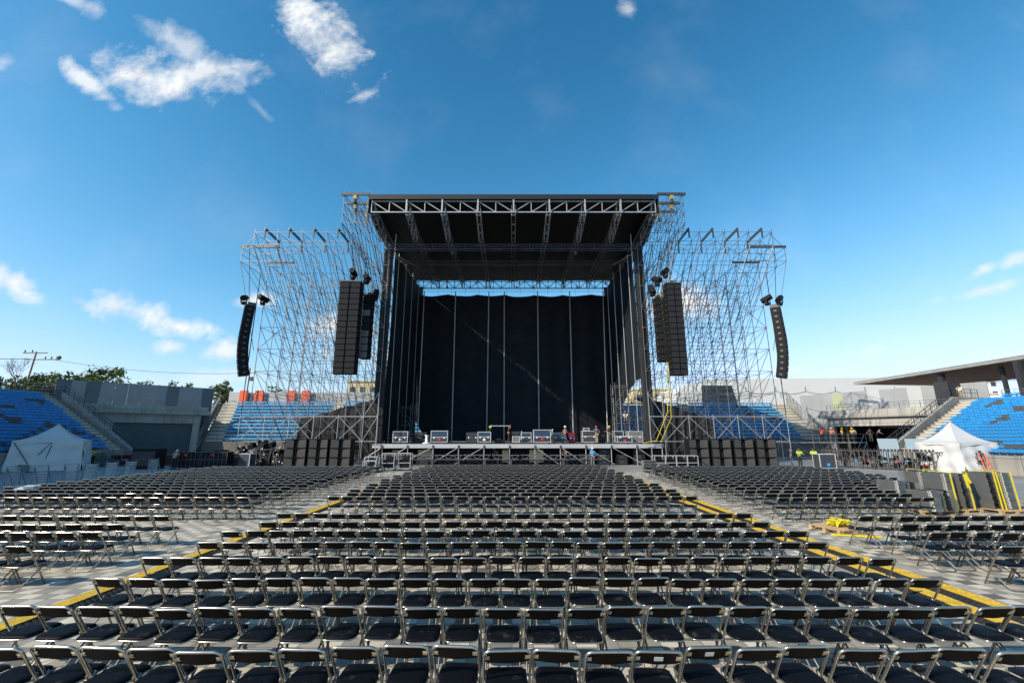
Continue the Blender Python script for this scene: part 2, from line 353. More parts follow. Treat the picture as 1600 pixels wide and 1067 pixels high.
# ---------------------------------------------------------------- grandstands
def seat_unit():
    m = MB(); m.box((0,.0,.25), (.465,.36,.05)); m.box((0,-.19,.36), (.465,.04,.22), rx=R(-12)); m.box((0,-.05,.12), (.05,.10,.22)); return m
SU = seat_unit()
def grandstand(name, label, A, B, A2, B2, zf, zb, n, gaps, roffs=.5, endB=True, grey=.10, smt='seat_blue', wall=True, ends=0.0, group='grandstands', holes=None):
    """front edge A-B, rear edge A2-B2, rows rising from zf to zb; gaps: (position along the rows 0..1, width) of the stairs"""
    A, B, A2, B2 = [Vector((p[0],p[1],0)) for p in (A,B,A2,B2)]
    root = thing(name, label, 'grandstand', ((A+B)/2), 0, group)
    ter = MB(); stps = [MB() for _ in gaps]; blue = []; rise = (zb-zf)/n
    for i in range(n):
        z = zf + rise*i
        a0, b0 = A.lerp(A2, i/n), B.lerp(B2, i/n); a1, b1 = A.lerp(A2, (i+1)/n), B.lerp(B2, (i+1)/n)
        zz = z-rise if i else 0
        ter.hexa([(a0.x,a0.y,max(0,zz-.3)),(b0.x,b0.y,max(0,zz-.3)),(b1.x,b1.y,max(0,zz-.3)),(a1.x,a1.y,max(0,zz-.3))] + [(p.x,p.y,z) for p in (a0,b0,b1,a1)])
        ln = (b0-a0).length; d = (b0-a0)/ln; mid = (a0+a1+b0+b1)/4
        back = ((a1+b1)/2-(a0+b0)/2); back -= d*back.dot(d); back.normalize(); dep = ((a1-a0)-d*(a1-a0).dot(d)).length
        rz = math.atan2(-back.y, -back.x) - math.pi/2
        c = (a0+a1)/2 if False else a0 + back*dep*.55
        k = .3
        while k < ln-.3:
            t = k/ln; bad = False
            for gp, gw in gaps:
                if abs(t-gp)*ln < gw/2: bad = True
            if not bad and (holes is None or not holes(i/n, t)):
                p = a0 + d*k + back*dep*.55; blue.append((p.x, p.y, z, rz))
            k += roffs
        for gi, (gp, gw) in enumerate(gaps):
            stp = stps[gi]
            for half in (0,1):
                q = a0 + (b0-a0)*gp + back*dep*(.5*half+.27); hh = rise*(.5 if half == 0 else .02)
                if half: q = a0 + (b0-a0)*gp + back*dep*.77
                stp.box((q.x, q.y, z + (.02 if half == 0 else rise*.5)/2), (gw*.96, dep*.47, .02 if half == 0 else rise*.5), rz=math.atan2(d.y, d.x))
    ter.build('terrace', 'concrete', root); 
    for stp in stps: stp.build('stairs', 'concrete_step', root)
    # seats: the hundred that show largest one by one, the rest in one object
    def inview(s):
        x, y, a = proj(s[0], s[1], s[2]+.4); return a if (-5 < x < 1605 and y > 0 and a > 0) else 9999
    blue.sort(key=inview); rs = random.Random(5); cluster = [(rs.random()*len(blue)) for _ in range(9)]
    mb_b = SU.mesh('seat', smt); mb_g = SU.mesh('seat', 'seat_grey'); rest = MB()
    nv_ = sum(1 for s in blue if inview(s) < 9000); gc = [blue[int(rs.random()*max(nv_,10))] for _ in range(max(2, int(nv_*grey/3.2)))]
    for i, s in enumerate(blue):
        isg = any(abs(s[0]-c[0])+abs(s[1]-c[1]) < 1.15*rs.random()+.2 for c in gc)
        if i < 100 and inview(s) < 9000:
            o = bpy.data.objects.new('seat', mb_g if isg else mb_b); C.objects.link(o); o.parent = root
            o.location = Vector((s[0],s[1],s[2])) - root.location; o.rotation_euler = (0,0,s[3])
        elif inview(s) < 9000 or abs(s[0]) < 70:
            rest.mi = 1 if isg else 0; rest.tiled(SU, *s)
    if rest.v: rest.build('seats', [smt,'seat_grey'], root, kind='stuff')
    return root
def railing(name, label, pts, h=1.0, step=1.5, r=.025, bars=2, group=None, parent=None, infill=0, mt='steel'):
    m = MB(); P = [Vector(p) for p in pts]
    for a, b in zip(P, P[1:]):
        n = max(1, round((b-a).length/step))
        for i in range(n+1):
            q = a.lerp(b, i/n); m.tube(q, q+Vector((0,0,h)), r, 4)
        for k in range(bars):
            z = h*(1-k/max(bars,1)*.85); m.tube(a+Vector((0,0,z)), b+Vector((0,0,z)), r, 4)
        if infill:
            k = int((b-a).length/infill)
            for i in range(k):
                q = a.lerp(b, i/k); m.tube(q+Vector((0,0,h*.1)), q+Vector((0,0,h)), r*.5, 3)
    if parent is not None: return m.build('railing', mt, parent)
    return single(m, name, mt, label, 'railing', group)

# right-hand stand
gs = grandstand('grandstand', 'sunlit side stand of bright blue seats behind the right tent, with long canopy over it',
    (36.6,12), (36.0,41.3), (58,16), (48.6,46.6), 1.4, 6.5, 18, [(.645,1.4), (.982,1.15)], grey=.13)
# sloping side wall with railing at its far end
def parapet(root, P, Q, top, thick, base_drop=1.7):
    P = Vector(P); Q = Vector(Q); d = (Q-P); n = Vector((-d.y, d.x, 0)).normalized()*thick
    m = MB(); lo = lambda v: Vector((v.x, v.y, max(0, v.z-base_drop)))
    m.hexa([lo(P), lo(Q), lo(Q)+n, lo(P)+n, P, Q, Q+n, P+n])
    for v in (P, Q): pass
    o = m.build('side_wall', 'concrete', root)
    railing('railing', None, [P+n*.5, Q+n*.5, Q+n*.5+top], h=.95, step=1.25, r=.03, bars=2, parent=root, infill=.45, mt='steel_dark')
    return o
parapet(gs, (35.0,41.9,.95), (48.6,47.1,7.05), Vector((4.5,1.5,0)), .35, 2.4)
ft = MB(); ft.hexa([(48.6,47.1,0),(62,50.6,0),(62,50.9,0),(48.6,47.4,0),(48.6,47.1,7.05),(62,50.6,7.05),(62,50.9,7.05),(48.6,47.4,7.05)]); ft.build('end_wall','concrete',gs)
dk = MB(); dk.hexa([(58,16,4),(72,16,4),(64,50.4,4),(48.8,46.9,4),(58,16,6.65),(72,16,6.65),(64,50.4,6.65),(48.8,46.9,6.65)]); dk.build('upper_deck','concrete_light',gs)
railing('railing', 'steel railing along the top of the sunny side stand', [(62.5,18,6.67),(54.5,47.6,6.67)], h=1.15, step=2.2, r=.03, bars=3, infill=.35)
for j, (x, y) in enumerate([(54.6,40.2),(54.0,42.6),(53.2,45.2)]):
    m = MB()
    for k in range(3): m.tiled(SU, x, y+k*.55, 6.67+.15, math.pi/2)
    m.box((x,y+.55,6.75),(.1,1.7,.15)); lab = 'blue three-seat bench on the sunny upper deck, ' + ['nearest the right edge','second from the right edge','nearest the dark end wall'][j]
    single(m, 'bench', 'seat_blue', lab, 'bench', 'blue benches on the upper deck of the sunny stand')
# left-hand stand, shaded by the unseen roof added after it
gl = grandstand('grandstand', 'shaded side stand of dark blue seats behind the left tent',
    (-41.0,12), (-40.0,45.4), (-58,16), (-54.6,51.0), 1.5, 7.6, 19, [(.615,1.4), (.982,1.15)], grey=.13)
parapet(gl, (-38.7,46.0,.95), (-53.9,51.7,7.95), Vector((-4.2,1.3,0)), .35, 2.5)
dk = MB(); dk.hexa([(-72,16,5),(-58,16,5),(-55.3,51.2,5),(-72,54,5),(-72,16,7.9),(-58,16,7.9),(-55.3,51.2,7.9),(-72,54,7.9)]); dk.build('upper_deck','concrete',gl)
railing('railing', 'steel railing along the top of the shaded side stand', [(-61.5,20,7.92),(-60.5,51.5,7.92),(-56.5,52.8,7.92)], h=1.25, step=2.4, r=.03, bars=3, infill=.3)
for j, y in enumerate((41.5,44.6,47.8)):
    m = MB()
    for k in range(4): m.tiled(SU, -59.4, y+k*.55, 8.05, -math.pi/2)
    m.box((-59.4,y+.8,7.99),(.1,2.2,.1)); single(m, 'bench', 'seat_blue', 'dark blue bench above the shaded stand, ' + ['nearest the left edge','middle one of three','furthest from the left edge'][j], 'bench', 'benches above the shaded stand')
# wide unseen roof added over the left stand, outside the frame, to shade it
rf = thing('canopy_roof', 'unseen roof added to shade the left stand, beyond the left edge', 'roof', (-68,10,0))
m = MB().box((-68.5,8,24.3),(25,60,.6)); m.build('unseen_roof_slab','roof_edge',rf)
for y in (-18,0,18,34):
    MB().box((-70,y,12),(.9,.9,23.9)).build('column','charcoal',rf)

# stands behind the stage
gb = grandstand('grandstand', 'far stand of blue seats seen through the left scaffold, orange panels along its top',
    (-44.2,62.6), (-9,62.6), (-48.6,72), (-9,72), 2.1, 8.55, 12, [(.038,2.5), (.50,1.7)], grey=.02, smt='seat_sunlit')
railing('railing', None, [(-44,62.4,2.1),(-9,62.4,2.1)], h=.9, step=2, r=.025, bars=2, parent=gb)
for i, x in enumerate((-45.7,-43.1,-37.7,-35.1)):
    zt = 10.45; o = single(MB().box((x+.0,73,(8.2+zt)/2),(1.4,.2,zt-8.2)), 'orange_panel', 'orange', ['leftmost orange panel above the far blue stand','orange panel second from left above the far blue stand','third orange panel above the far blue stand, seen through scaffold','rightmost orange panel above the far blue stand, seen through scaffold'][i], 'panel', 'orange panels above the far stand')
m = MB().box((-31,73.6,8.9),(35,.3,2.6)); single(m, 'back_wall', 'panel_light', 'pale low wall behind the orange panels of the far stand', 'wall')
gr = grandstand('grandstand', 'far stand of bright blue seats seen through the right scaffold',
    (9,62.6), (44.6,62.6), (9,72.5), (46.2,72.5), 2.4, 8.35, 12, [(.962,2.6), (.53,1.6)], grey=.03, smt='seat_sunlit')
parapet(gb, (-44.9,61.9,2.6), (-49.3,72,9.2), Vector((-3,0,0)), -.3, 2.2)
parapet(gr, (44.9,61.9,2.6), (46.6,72.5,9.2), Vector((.3,2,0)), .3, 2.2)
railing('railing', None, [(9,62.4,2.4),(43,62.4,2.4)], h=.9, step=2, r=.025, bars=2, parent=gr)

# ---------------------------------------------------------------- corner blocks with the two service gates
def corner(name, label, P, Q, zs, gate, shutter, tones, group, e0_=1.3, e1_=1.3):
    """P-Q line of the gate wall in plan; zs = gate top, slab underside, slab top, panel top"""
    P = Vector((*P,0)); Q = Vector((*Q,0)); d = (Q-P); ln = d.length; d.normalize(); n = Vector((-d.y, d.x, 0)); n = n if n.y > 0 else -n
    root = thing(name, label, 'building', (P+Q)/2, 0, group)
    zg, zu, zt, zp = zs
    def blk(m, s0, s1, e0, e1, z0, z1):
        a, b = P+d*s0+n*e0, P+d*s1+n*e0; c, e = P+d*s1+n*e1, P+d*s0+n*e1
        m.hexa([(p.x,p.y,z0) for p in (a,b,c,e)] + [(p.x,p.y,z1) for p in (a,b,c,e)]); return m
    g0, g1 = gate
    blk(MB(), -.3, ln+.3, 0, .6, zg, zu).build('lintel', 'concrete_light', root)
    blk(MB(), -.3, g0, 0, .6, 0, zg).build('wall', 'concrete_light', root); blk(MB(), g1, ln+.3, 0, .6, 0, zg).build('wall', 'concrete_light', root)
    s = MB(); blk(s, -1.2, ln+1.2, -.45, 7, zu, zt); blk(s, -1.0, ln+1.0, -.40, -.18, zt, zt+.55); s.build('gallery_slab', 'concrete_light', root)
    a = P - n*.28; b = Q - n*.28
    railing('railing', None, [a+Vector((0,0,zt+.55)), b+Vector((0,0,zt+.55))], h=.75, step=2.0, r=.03, bars=2, parent=root, infill=.5)
    if shutter:
        sm = MB(); z = 0
        while z < zg-.02: blk(sm, g0, g1, .35, .42, z+.004, min(z+.26, zg)); blk(sm, g0, g1, .42, .47, z+.2, min(z+.33, zg)); z += .3
        sm.build('roller_shutter', 'shutter', root)
    else:
        t = MB(); blk(t, g0-.1, g1+.1, 14, 14.3, 0, zg); blk(t, g0-.4, g0-.1, .6, 14, 0, zg); blk(t, g1+.1, g1+.4, .6, 14, 0, zg); blk(t, g0-.4, g1+.4, .6, 14.3, zg+.01, zg+.3); t.build('tunnel', 'charcoal', root)
    k = len(tones); s0 = -e0_; w_ = (ln+e0_+e1_)/k
    for i, tn in enumerate(tones):
        m = MB(); blk(m, s0+i*w_+.006, s0+(i+1)*w_-.006, 3.2, 3.35, zt if 0 <= s0+i*w_ <= ln-w_ else 0, zp); m.build('cladding_panel', tn, root)
    return root, P, Q, d, n
G, Lt, Y_, D, K = 'panel_grey','panel_light','panel_yellow','panel_dark','charcoal'
corner('gate_building', 'grey clad corner building with dark roller shutter behind the left side stand', (-54.6,52.4), (-44.6,61.6), (4.55,5.75,6.3,9.9), (4.8,13.1), True, [D,G,D,G,G,G,G,G,D,G,G,D], 'corner gate buildings', 1.3, 1.8)
corner('gate_building', 'pale clad corner building with dark open gate and workers on scaffold before it', (44.8,61.2), (51.6,48.6), (4.15,5.25,5.75,9.0), (.4,13.2), False, [G,G,G,Y_,G,G,Lt,G,G,Lt,G,G,G,G], 'corner gate buildings', 5.2, 1.0)
# thick end of the right gallery and return panels
single(MB().hexa([(51.0,49.9,5),(53.6,51.0,5),(53.2,52.0,5),(50.6,51.2,5),(51.0,49.9,9.1),(53.6,51.0,9.1),(53.2,52.0,9.1),(50.6,51.2,9.1)]), 'dark_wall', 'charcoal', 'dark end wall where the right canopy meets the gallery panels', 'wall')
single(MB().hexa([(-57.2,55.2,5),(-56.9,54.6,5),(-58.8,55.6,5),(-59.1,56.1,5),(-57.2,55.2,9.9),(-56.9,54.6,9.9),(-58.8,55.6,9.9),(-59.1,56.1,9.9)]), 'return_wall', 'panel_grey', 'grey return panel at left end of the shaded gallery wall', 'wall')
# canopy over the right stand
rr = thing('canopy_roof', 'long brown-soffited canopy on dark columns above the right stand', 'roof', (66,40,0))
Zr = 11.7
m = MB(); m.hexa([(59.5,5,Zr),(84,5,Zr+.1),(80.5,78,Zr+.1),(60.8,75,Zr),(59.5,5,Zr+.2),(84,5,Zr+.35),(80.5,78,Zr+.35),(60.8,75,Zr+.2)]); m.build('soffit','roof_under',rr)
m = MB(); m.hexa([(59.2,5,Zr-.02),(59.8,5,Zr-.02),(61.1,75.4,Zr-.02),(60.5,75.4,Zr-.02),(59.2,5,Zr+.36),(59.8,5,Zr+.36),(61.1,75.4,Zr+.36),(60.5,75.4,Zr+.36)]); m.build('fascia','roof_edge',rr)
m = MB(); m.hexa([(59.4,5,Zr+.36),(84,5,Zr+.6),(80.5,78,Zr+.6),(60.6,75.4,Zr+.36),(59.4,5,Zr+.44),(84,5,Zr+.7),(80.5,78,Zr+.7),(60.6,75.4,Zr+.44)]); m.build('roof_sheet','charcoal',rr)
sl = MB()
for i in range(40): y = 6+i*1.75; sl.box((71.5,y,Zr-.04),(22,.12,.07))
sl.build('soffit_batten','charcoal',rr)
for x, y, w in ((61.2,60.5,.6),(62,53.5,.35),(59.9,50.0,.5),(61,30,.6)):
    MB().box((x,y,(6.9+Zr)/2-.05),(w,w,Zr-7.1)).build('column','charcoal',rr)
# white event hall and town beyond
h = thing('event_hall', 'huge white fabric hall behind the far right stand', 'building', (60,95,0))
m = MB(); pr = [(33,0),(33,11.2),(35.5,13.0),(40,14.1),(87,14.6),(87,0)]
m.prism([(x,86,z) for x,z in pr], (0,26,0)); m.build('hall_shell','hall_white',h)
m = MB()
for i in range(7):
    x0 = 41+i*6; pts = [(x0+6*t/6, 85.9, 11.7-.55*math.sin(math.pi*t/6)) for t in range(7)]; m.path(pts, .03, 4)
    m.tube((x0,85.9,11.7),(x0,85.9,12.6),.04,4)
m.build('cable','steel',h)
sb = thing('screen_board', 'large dark slatted screen above the far right stand, behind scaffold', 'screen', (36,80,0))
MB().hexa([(34.6,78,8.3),(41.0,78,8.3),(41.0,78.3,8.3),(34.6,78.3,8.3),(34.8,78,11.9),(40.2,78,11.9),(40.2,78.3,11.9),(34.8,78.3,11.9)]).build('board','charcoal',sb)
m = MB(); [m.box((37.8,77.9,8.7+k*.6),(6.0,.1,.08)) for k in range(5)]; m.build('slat','steel_dark',sb)
for x in (35.5,40): MB().box((x,78.1,4),(.3,.3,8.4)).build('post','steel_dark',sb)
def block(name, label, x, y, w, d, hgt, mt, floors=3, cols=5, cat='building'):
    t = thing(name, label, cat, (x,y,0)); MB().box((0,0,hgt/2),(w,d,hgt)).build('wall', mt, t, world=False)
    MB().box((0,0,hgt+.15),(w+.5,d+.5,.3)).build('roof_edge', mt, t, world=False)
    for i in range(floors):
        for j in range(cols):
            MB().box((-w/2+(j+.5)*w/cols, -d/2, hgt-1.7-i*2.8), (w/cols*.5,.16,1.2)).build('window','case_blue',t,world=False)
    return t
block('town_building','white boxy apartment house framed under the right canopy',145,135,9,8,20.2,'white_wall',2,3)
block('town_building','low white town house right of the dark end wall',137,130,12,8,15.0,'white_wall',2,4)
block('town_building','low wide white town house below the apartment house at right',152,131,16,8,13.6,'white_wall',1,5)
block('town_building','cream flat-roofed house at the extreme right edge',150,115,14,8,17.2,'cream',1,4)
block('town_building','cream building seen through scaffold left of the stage',-30,96,11,8,14.3,'cream',3,5)
block('town_building','cream building seen through scaffold right of the stage',33,104,9,8,13.4,'cream',3,4)
block('town_building','pale low house behind the far left stand',-52,92,10,8,9.8,'white_wall',1,4)

# ---------------------------------------------------------------- trees, poles and wires beyond the stands
def leafy(name, label, x, y, z0, w, dpt, h0, h1, n, leaf=.30, group=None, seed=1, sparse=0.0, trunk=True):
    rt = random.Random(seed); t = thing(name, label, 'tree', (x,y,z0), 0, group)
    tr = MB(); limbs = []
    for i in range(7):
        e = Vector((rt.uniform(-w*.42,w*.42), rt.uniform(-dpt*.3,dpt*.3), rt.uniform(h0+(h1-h0)*.35, h1*.93)))
        m0 = Vector((e.x*.3, e.y*.3, h0*.8)); tr.path([(rt.uniform(-.1,.1),0,0), m0, m0.lerp(e,.5)+Vector((rt.uniform(-.4,.4),0,rt.uniform(0,.4))), e], .16 if w > 4 else .07, 5, r2=.03); limbs.append(e)
        for k in range(2):
            e2 = m0.lerp(e, rt.uniform(.4,.8)) + Vector((rt.uniform(-w*.2,w*.2), rt.uniform(-.8,.8), rt.uniform(.3,(h1-h0)*.35))); tr.path([m0.lerp(e,.45), e2], .06, 4, r2=.02); limbs.append(e2)
    tr.build('trunk','bark',t,world=False)
    lf = MB()
    clumps = []
    for e in limbs:
        for k in range(4): clumps.append((e+Vector((rt.gauss(0,w*.08), rt.gauss(0,dpt*.12), rt.gauss(0,(h1-h0)*.09))), rt.uniform(.05,.13)*w))
    for i in range(n):
        c, r = rt.choice(clumps); v = Vector((rt.gauss(0,1), rt.gauss(0,1), rt.gauss(0,.65))); v = v.normalized()*r*rt.random()**.45
        p = c+v; p.z = max(h0*.5, min(p.z, h1+.3)); a = Vector((rt.gauss(0,1),rt.gauss(0,1),rt.gauss(0,1))).normalized(); b = a.orthogonal().normalized(); s_ = leaf*rt.uniform(.5,1.2)
        lf.add([p-a*s_, p+b*s_*.45, p+a*s_, p-b*s_*.45], [(0,1,2,3)])
    lf.build('crown','leaf',t,world=False); return t
leafy('tree','broad leafy green tree behind the left railing, right of the utility pole',-61.5,59.5,0,11,6,6.4,12.3,4800,.26,seed=3)
leafy('tree','lower spreading green tree at left, between bare tree and utility pole',-69.5,61,0,8,5,6.5,11.0,1900,.25,seed=5)
leafy('shrub','sprig-topped shrub above the middle of the left gallery wall',-57,72,0,8,3,8,12.8,1500,.26,seed=8)
leafy('shrub','small shrub just left of the middle of the gallery wall top',-62,72,0,4,3,8,12.6,700,.24,seed=9)
leafy('tree','bushy green tree at the right end of the left gallery wall',-51.0,76,0,4.5,4,7,12.4,1500,.26,seed=11)
leafy('tree','dark small tree behind the left scaffold, above the orange panels',-45.5,82,0,4.5,4,8,13.2,900,.26,seed=12)
bt = thing('bare_tree','leafless grey tree at the extreme left edge','tree',(-64.6,55.5,0)); br = MB(); rt = random.Random(21)
def branch(p, d, l, r, k):
    q = p + d*l; br.path([p, p.lerp(q,.5)+Vector((rt.gauss(0,.05*l),0,0)), q], r, 4, r2=r*.6)
    if k == 0: return
    for i in range(3 if k > 1 else 4):
        nd = (d + Vector((rt.gauss(0,.42), rt.gauss(0,.3), rt.gauss(.15,.25)))).normalized(); branch(q, nd, l*rt.uniform(.6,.85), r*.58, k-1)
branch(Vector((0,0,0)), Vector((0,0,1)), 7.2, .16, 0); branch(Vector((0,0,7.0)), Vector((.1,0,1)).normalized(), 1.7, .09, 5)
br.build('branches','bark',bt,world=False)
up = thing('utility_pole','tall wooden utility pole with cross-arms behind the left stand','utility pole',(-78.6,69,0))
MB().path([(-79.4,69,0),(-78.3,69,16.4)], .16, 6, r2=.11).build('pole','wood_brown',up)
m = MB().box((-78.5,69,16.2),(4.0,.14,.14)); m.box((-77.0,69,15.1),(5.5,.14,.14)); m.build('crossarm','wood_brown',up)
for x in (-80.2,-79,-76.6,-75.6,-74.7): MB().lathe((x,69,15.2 if x > -78 else 16.3),[(.05,0),(.12,.08),(.07,.2),(.12,.3),(.04,.4)],6).build('insulator','charcoal',up)
MB().lathe((-74.3,69,15.1),[(.1,0),(.22,.1),(.22,.5),(.1,.6)],8).build('transformer','steel_dark',up)
up2 = thing('utility_pole','small thin utility pole beside the left scaffold','utility pole',(-44.6,72,0))
MB().tube((-44.6,72,0),(-44.6,72,14.2),.1,5).build('pole','steel_dark',up2); MB().box((-44.6,72,13.3),(1.6,.1,.1)).build('crossarm','steel_dark',up2)
MB().box((-44.2,72,12.3),(.5,.3,.7)).build('transformer','steel_dark',up2)
def sag(a, b, s, n=16):
    a = Vector(a); b = Vector(b); return [a.lerp(b, i/n) - Vector((0,0,4*s*(i/n)*(1-i/n))) for i in range(n+1)]
single(MB().path(sag((-76,69,15.2),(-44.6,72,13.3),.9), .035, 3), 'power_line','wire','thin power line sagging between the two utility poles above the left wall','cable')
single(MB().path(sag((-100,66,15.6),(-79,69,15.2),.3), .06, 3), 'power_line','wire','power line from the left edge to the tall utility pole','cable')

# ---------------------------------------------------------------- scaffold towers
def lattice(root, xs, ys, zs, mt='steel', r=.03, xz=True, yz=True, parity=0, skipx=None, ydir=1, rl=None, upr=True):
    rl = rl or r*.8; rs = random.Random(len(xs)*7+len(ys)+int(abs(xs[0])*3))
    if upr:
        for x in xs:
            for y in ys: MB().tube((x,y,zs[0]),(x,y,zs[-1]+.35),r,4).build('upright', mt, root)
    for z in zs:
        m = MB()
        for y in ys: m.tube((xs[0],y,z),(xs[-1],y,z),rl,4)
        for x in xs: m.tube((x,ys[0],z),(x,ys[-1],z),rl,4)
        m.build('ledgers', mt, root)
    if xz:
        for j, y in enumerate(ys):
            m = MB()
            for i in range(len(xs)-1):
                for k in range(len(zs)-1):
                    if (k+i+j+parity) % 2 == 0 or rs.random() < .25: m.tube((xs[i],y,zs[k]),(xs[i+1],y,zs[k+1]),rl*.9,4)
                    elif rs.random() < .75: m.tube((xs[i+1],y,zs[k]),(xs[i],y,zs[k+1]),rl*.9,4)
            m.build('diagonal_braces', mt, root)
    if yz:
        for i, x in enumerate(xs):
            m = MB()
            for j in range(len(ys)-1):
                for k in range(len(zs)-1): m.tube((x,ys[j+1],zs[k]),(x,ys[j],zs[k+1]),rl*.9,4)
            m.build('diagonal_braces', mt, root)
def couplers(root, xs, ys, zs, seed):
    m = MB(); rs = random.Random(seed)
    for x in xs:
        for y in ys:
            for z in zs:
                if rs.random() < .35: m.box((x,y,z),(.11,.11,.12))
    m.build('couplers', 'rust_orange', root)
for s in (-1, 1):
    side = 'left' if s < 0 else 'right'
    cx = .15
    # tall tower beside the stage
    t = thing('scaffold_tower', 'tall dense scaffold tower carrying the roof, just %s of the stage' % side, 'scaffold tower', (cx+s*15.8,44,0), 0, 'scaffold towers beside the stage')
    xs = [cx+s*v for v in (13.75,15.4,17.1)]; ys = [44,46.4,48.8,51.2,53.6,56]; zs = [.25]+[2.35*i for i in range(1,11)]
    lattice(t, xs, ys, zs, r=.038, parity=s > 0)
    couplers(t, xs, ys[:2], zs, 4+s)
    # forward-leaning head
    xs2 = [cx+s*v for v in (14.9,16.1,17.4)]; ys2 = [39.6,41.4,44]; zs2 = [23.9,25.0,26.1,27.1]
    lattice(t, xs2, ys2, zs2, r=.035, parity=1, mt='steel')
    m = MB()
    for x in xs2:
        for k in range(3): m.tube((x,39.6+k*1.6,23.9),(x-s*.4,44.2+k*1.2,19.4-k*1.2),.035,4)
        m.tube((x,44,23.9),(x,49,17.5),.03,4)
    for y in (39.6,41.4,44): m.tube((xs2[2],y,23.9),(cx+s*15.4,y+3.2,20.2),.035,4)
    m.build('raking_struts','steel',t)
    for y, z in ((39.5,27.05),(41.0,26.9),(42.6,26.8)):
        MB().box((cx+s*16.2,y,z),(2.9,.16,.28)).build('roof_beam','steel_dark',t)
    hz = [(16.2,39.5,26.5,'uppermost'),(15.3,41.0,26.3,'inner'),(16.7,41.0,26.3,'outer'),(16.0,42.6,26.1,'lowest')]
    for x, y, z, w in hz:
        h = thing('chain_hoist','yellow chain hoist in the %s tower head, %s one of four' % (side, w),'hoist',(cx+s*x,y,z),0,'yellow chain hoists in the tower heads')
        MB().box((0,0,.15),(.34,.30,.42)).build('motor','hoist_yellow',h,world=False); MB().tube((0,0,-.1),(0,0,-1.6),.03,4).build('chain','steel',h,world=False)
        MB().lathe((0,0,-.5),[(.1,0),(.2,.05),(.18,.3),(.12,.38)],8).build('chain_bag','charcoal',h,world=False)
    # wide wing tower holding the speakers
    t = thing('scaffold_tower', 'wide open scaffold wing tower holding loudspeakers on the %s of the stage' % side, 'scaffold tower', (cx+s*23,44,0), 0, 'scaffold wing towers')
    xs = [cx+s*v for v in (19.55,22.0,24.45,26.9)]; ys = [44,46.4,48.8,51.2,53.6]; zs = [.25]+[2.35*i for i in range(1,10)]
    lattice(t, xs, ys, zs, r=.037, parity=s > 0)
    m = MB()
    for y in ys[::2]:
        m = MB()
        for z in zs: m.tube((cx+s*17.1,y,z),(cx+s*19.55,y,z),.026,4)
        for k in range(len(zs)-1): m.tube((cx+s*(17.1 if k%2 else 19.55),y,zs[k]),(cx+s*(19.55 if k%2 else 17.1),y,zs[k+1]),.024,4)
        m.build('linking_tubes','steel',t)
    # head frame leaning forward and outward
    xh = [cx+s*v for v in (17.5,20.2,22.9,25.5,28.0)]; yh = [42.6,44.8,47.0]; zh = [22.9,24.4]
    lattice(t, xh, yh, zh, r=.034, yz=False, xz=True)
    m = MB()
    for i, x in enumerate(xh):
        for q in range(3):
            m.tube((x,42.6+q*2.2,22.9),(x-s*.5*(i/4),50.5+q*1.2,12.6+q*.6),.032,4)
            m.tube((x,42.6+q*2.2,24.4),(x-s*1.3,47+q*2.2,16.2),.028,4)
        m.tube((x,42.6,22.9),(min(max(x-s*1.2,-27),27),44,18.8),.03,4)
    m.build('raking_struts','steel',t)
    m = MB()
    for k in range(3):
        y = 43+k*1.7; m.tube((cx+s*29.4,y,21.2),(cx+s*26.9,y+1.4,17.0),.032,4); m.tube((cx+s*29.4,y,21.2),(cx+s*29.4,y,22.7),.03,4)
        m.tube((cx+s*29.4,y,22.7),(cx+s*26,y,22.9),.03,4); m.tube((cx+s*29.4,y,21.2),(cx+s*26,y,21.2),.03,4); m.tube((cx+s*29.4,y,22.7),(cx+s*28,y,24.4),.028,4)
    for z in (21.2,22.0,22.7): m.tube((cx+s*29.4,43,z),(cx+s*29.4,46.4,z),.028,4)
    m.tube((cx+s*29.4,43,21.2),(cx+s*27,43.5,11.5),.03,4)
    m.build('outrigger','steel',t)
    MB().box((cx+s*27.6,43.2,22.95),(4.2,.14,.26)).build('beam','steel_dark',t)
    MB().box((cx+s*26.2,45,21.9),(3.0,.14,.22)).build('beam','steel_dark',t)
    for i, x in enumerate((19.0,21.6,24.3,26.9)):
        m = MB().beam((cx+s*x,42.5,24.75),(cx+s*(x-.15),45.2,24.45),.13,.26); m.box((cx+s*x,42.55,24.2),(.12,.12,.95)); m.box((cx+s*(x-.15),45.2,23.7),(.12,.12,1.2)); m.build('cantilever_beam','steel_dark',t)
    couplers(t, xs, ys[:1], zs, 14+s)
    # long outer pole standing proud of the wing
    MB().path([(cx+s*27.35,43.4,0),(cx+s*27.3,43.4,20)], .05, 5).build('outer_mast','steel_dark',t)
    # front base bay in paler steel, sunlight put into its colour
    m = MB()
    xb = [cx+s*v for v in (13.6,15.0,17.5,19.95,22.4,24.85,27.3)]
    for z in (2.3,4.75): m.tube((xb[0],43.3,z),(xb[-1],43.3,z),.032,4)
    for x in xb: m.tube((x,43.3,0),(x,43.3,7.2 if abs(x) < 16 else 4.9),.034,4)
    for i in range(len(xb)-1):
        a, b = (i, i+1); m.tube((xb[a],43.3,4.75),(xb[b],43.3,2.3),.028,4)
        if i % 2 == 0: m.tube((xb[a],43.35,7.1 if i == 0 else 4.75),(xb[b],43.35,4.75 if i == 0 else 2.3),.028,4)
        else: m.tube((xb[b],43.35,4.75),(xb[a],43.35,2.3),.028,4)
    m.build('base_bay','steel_light',t)

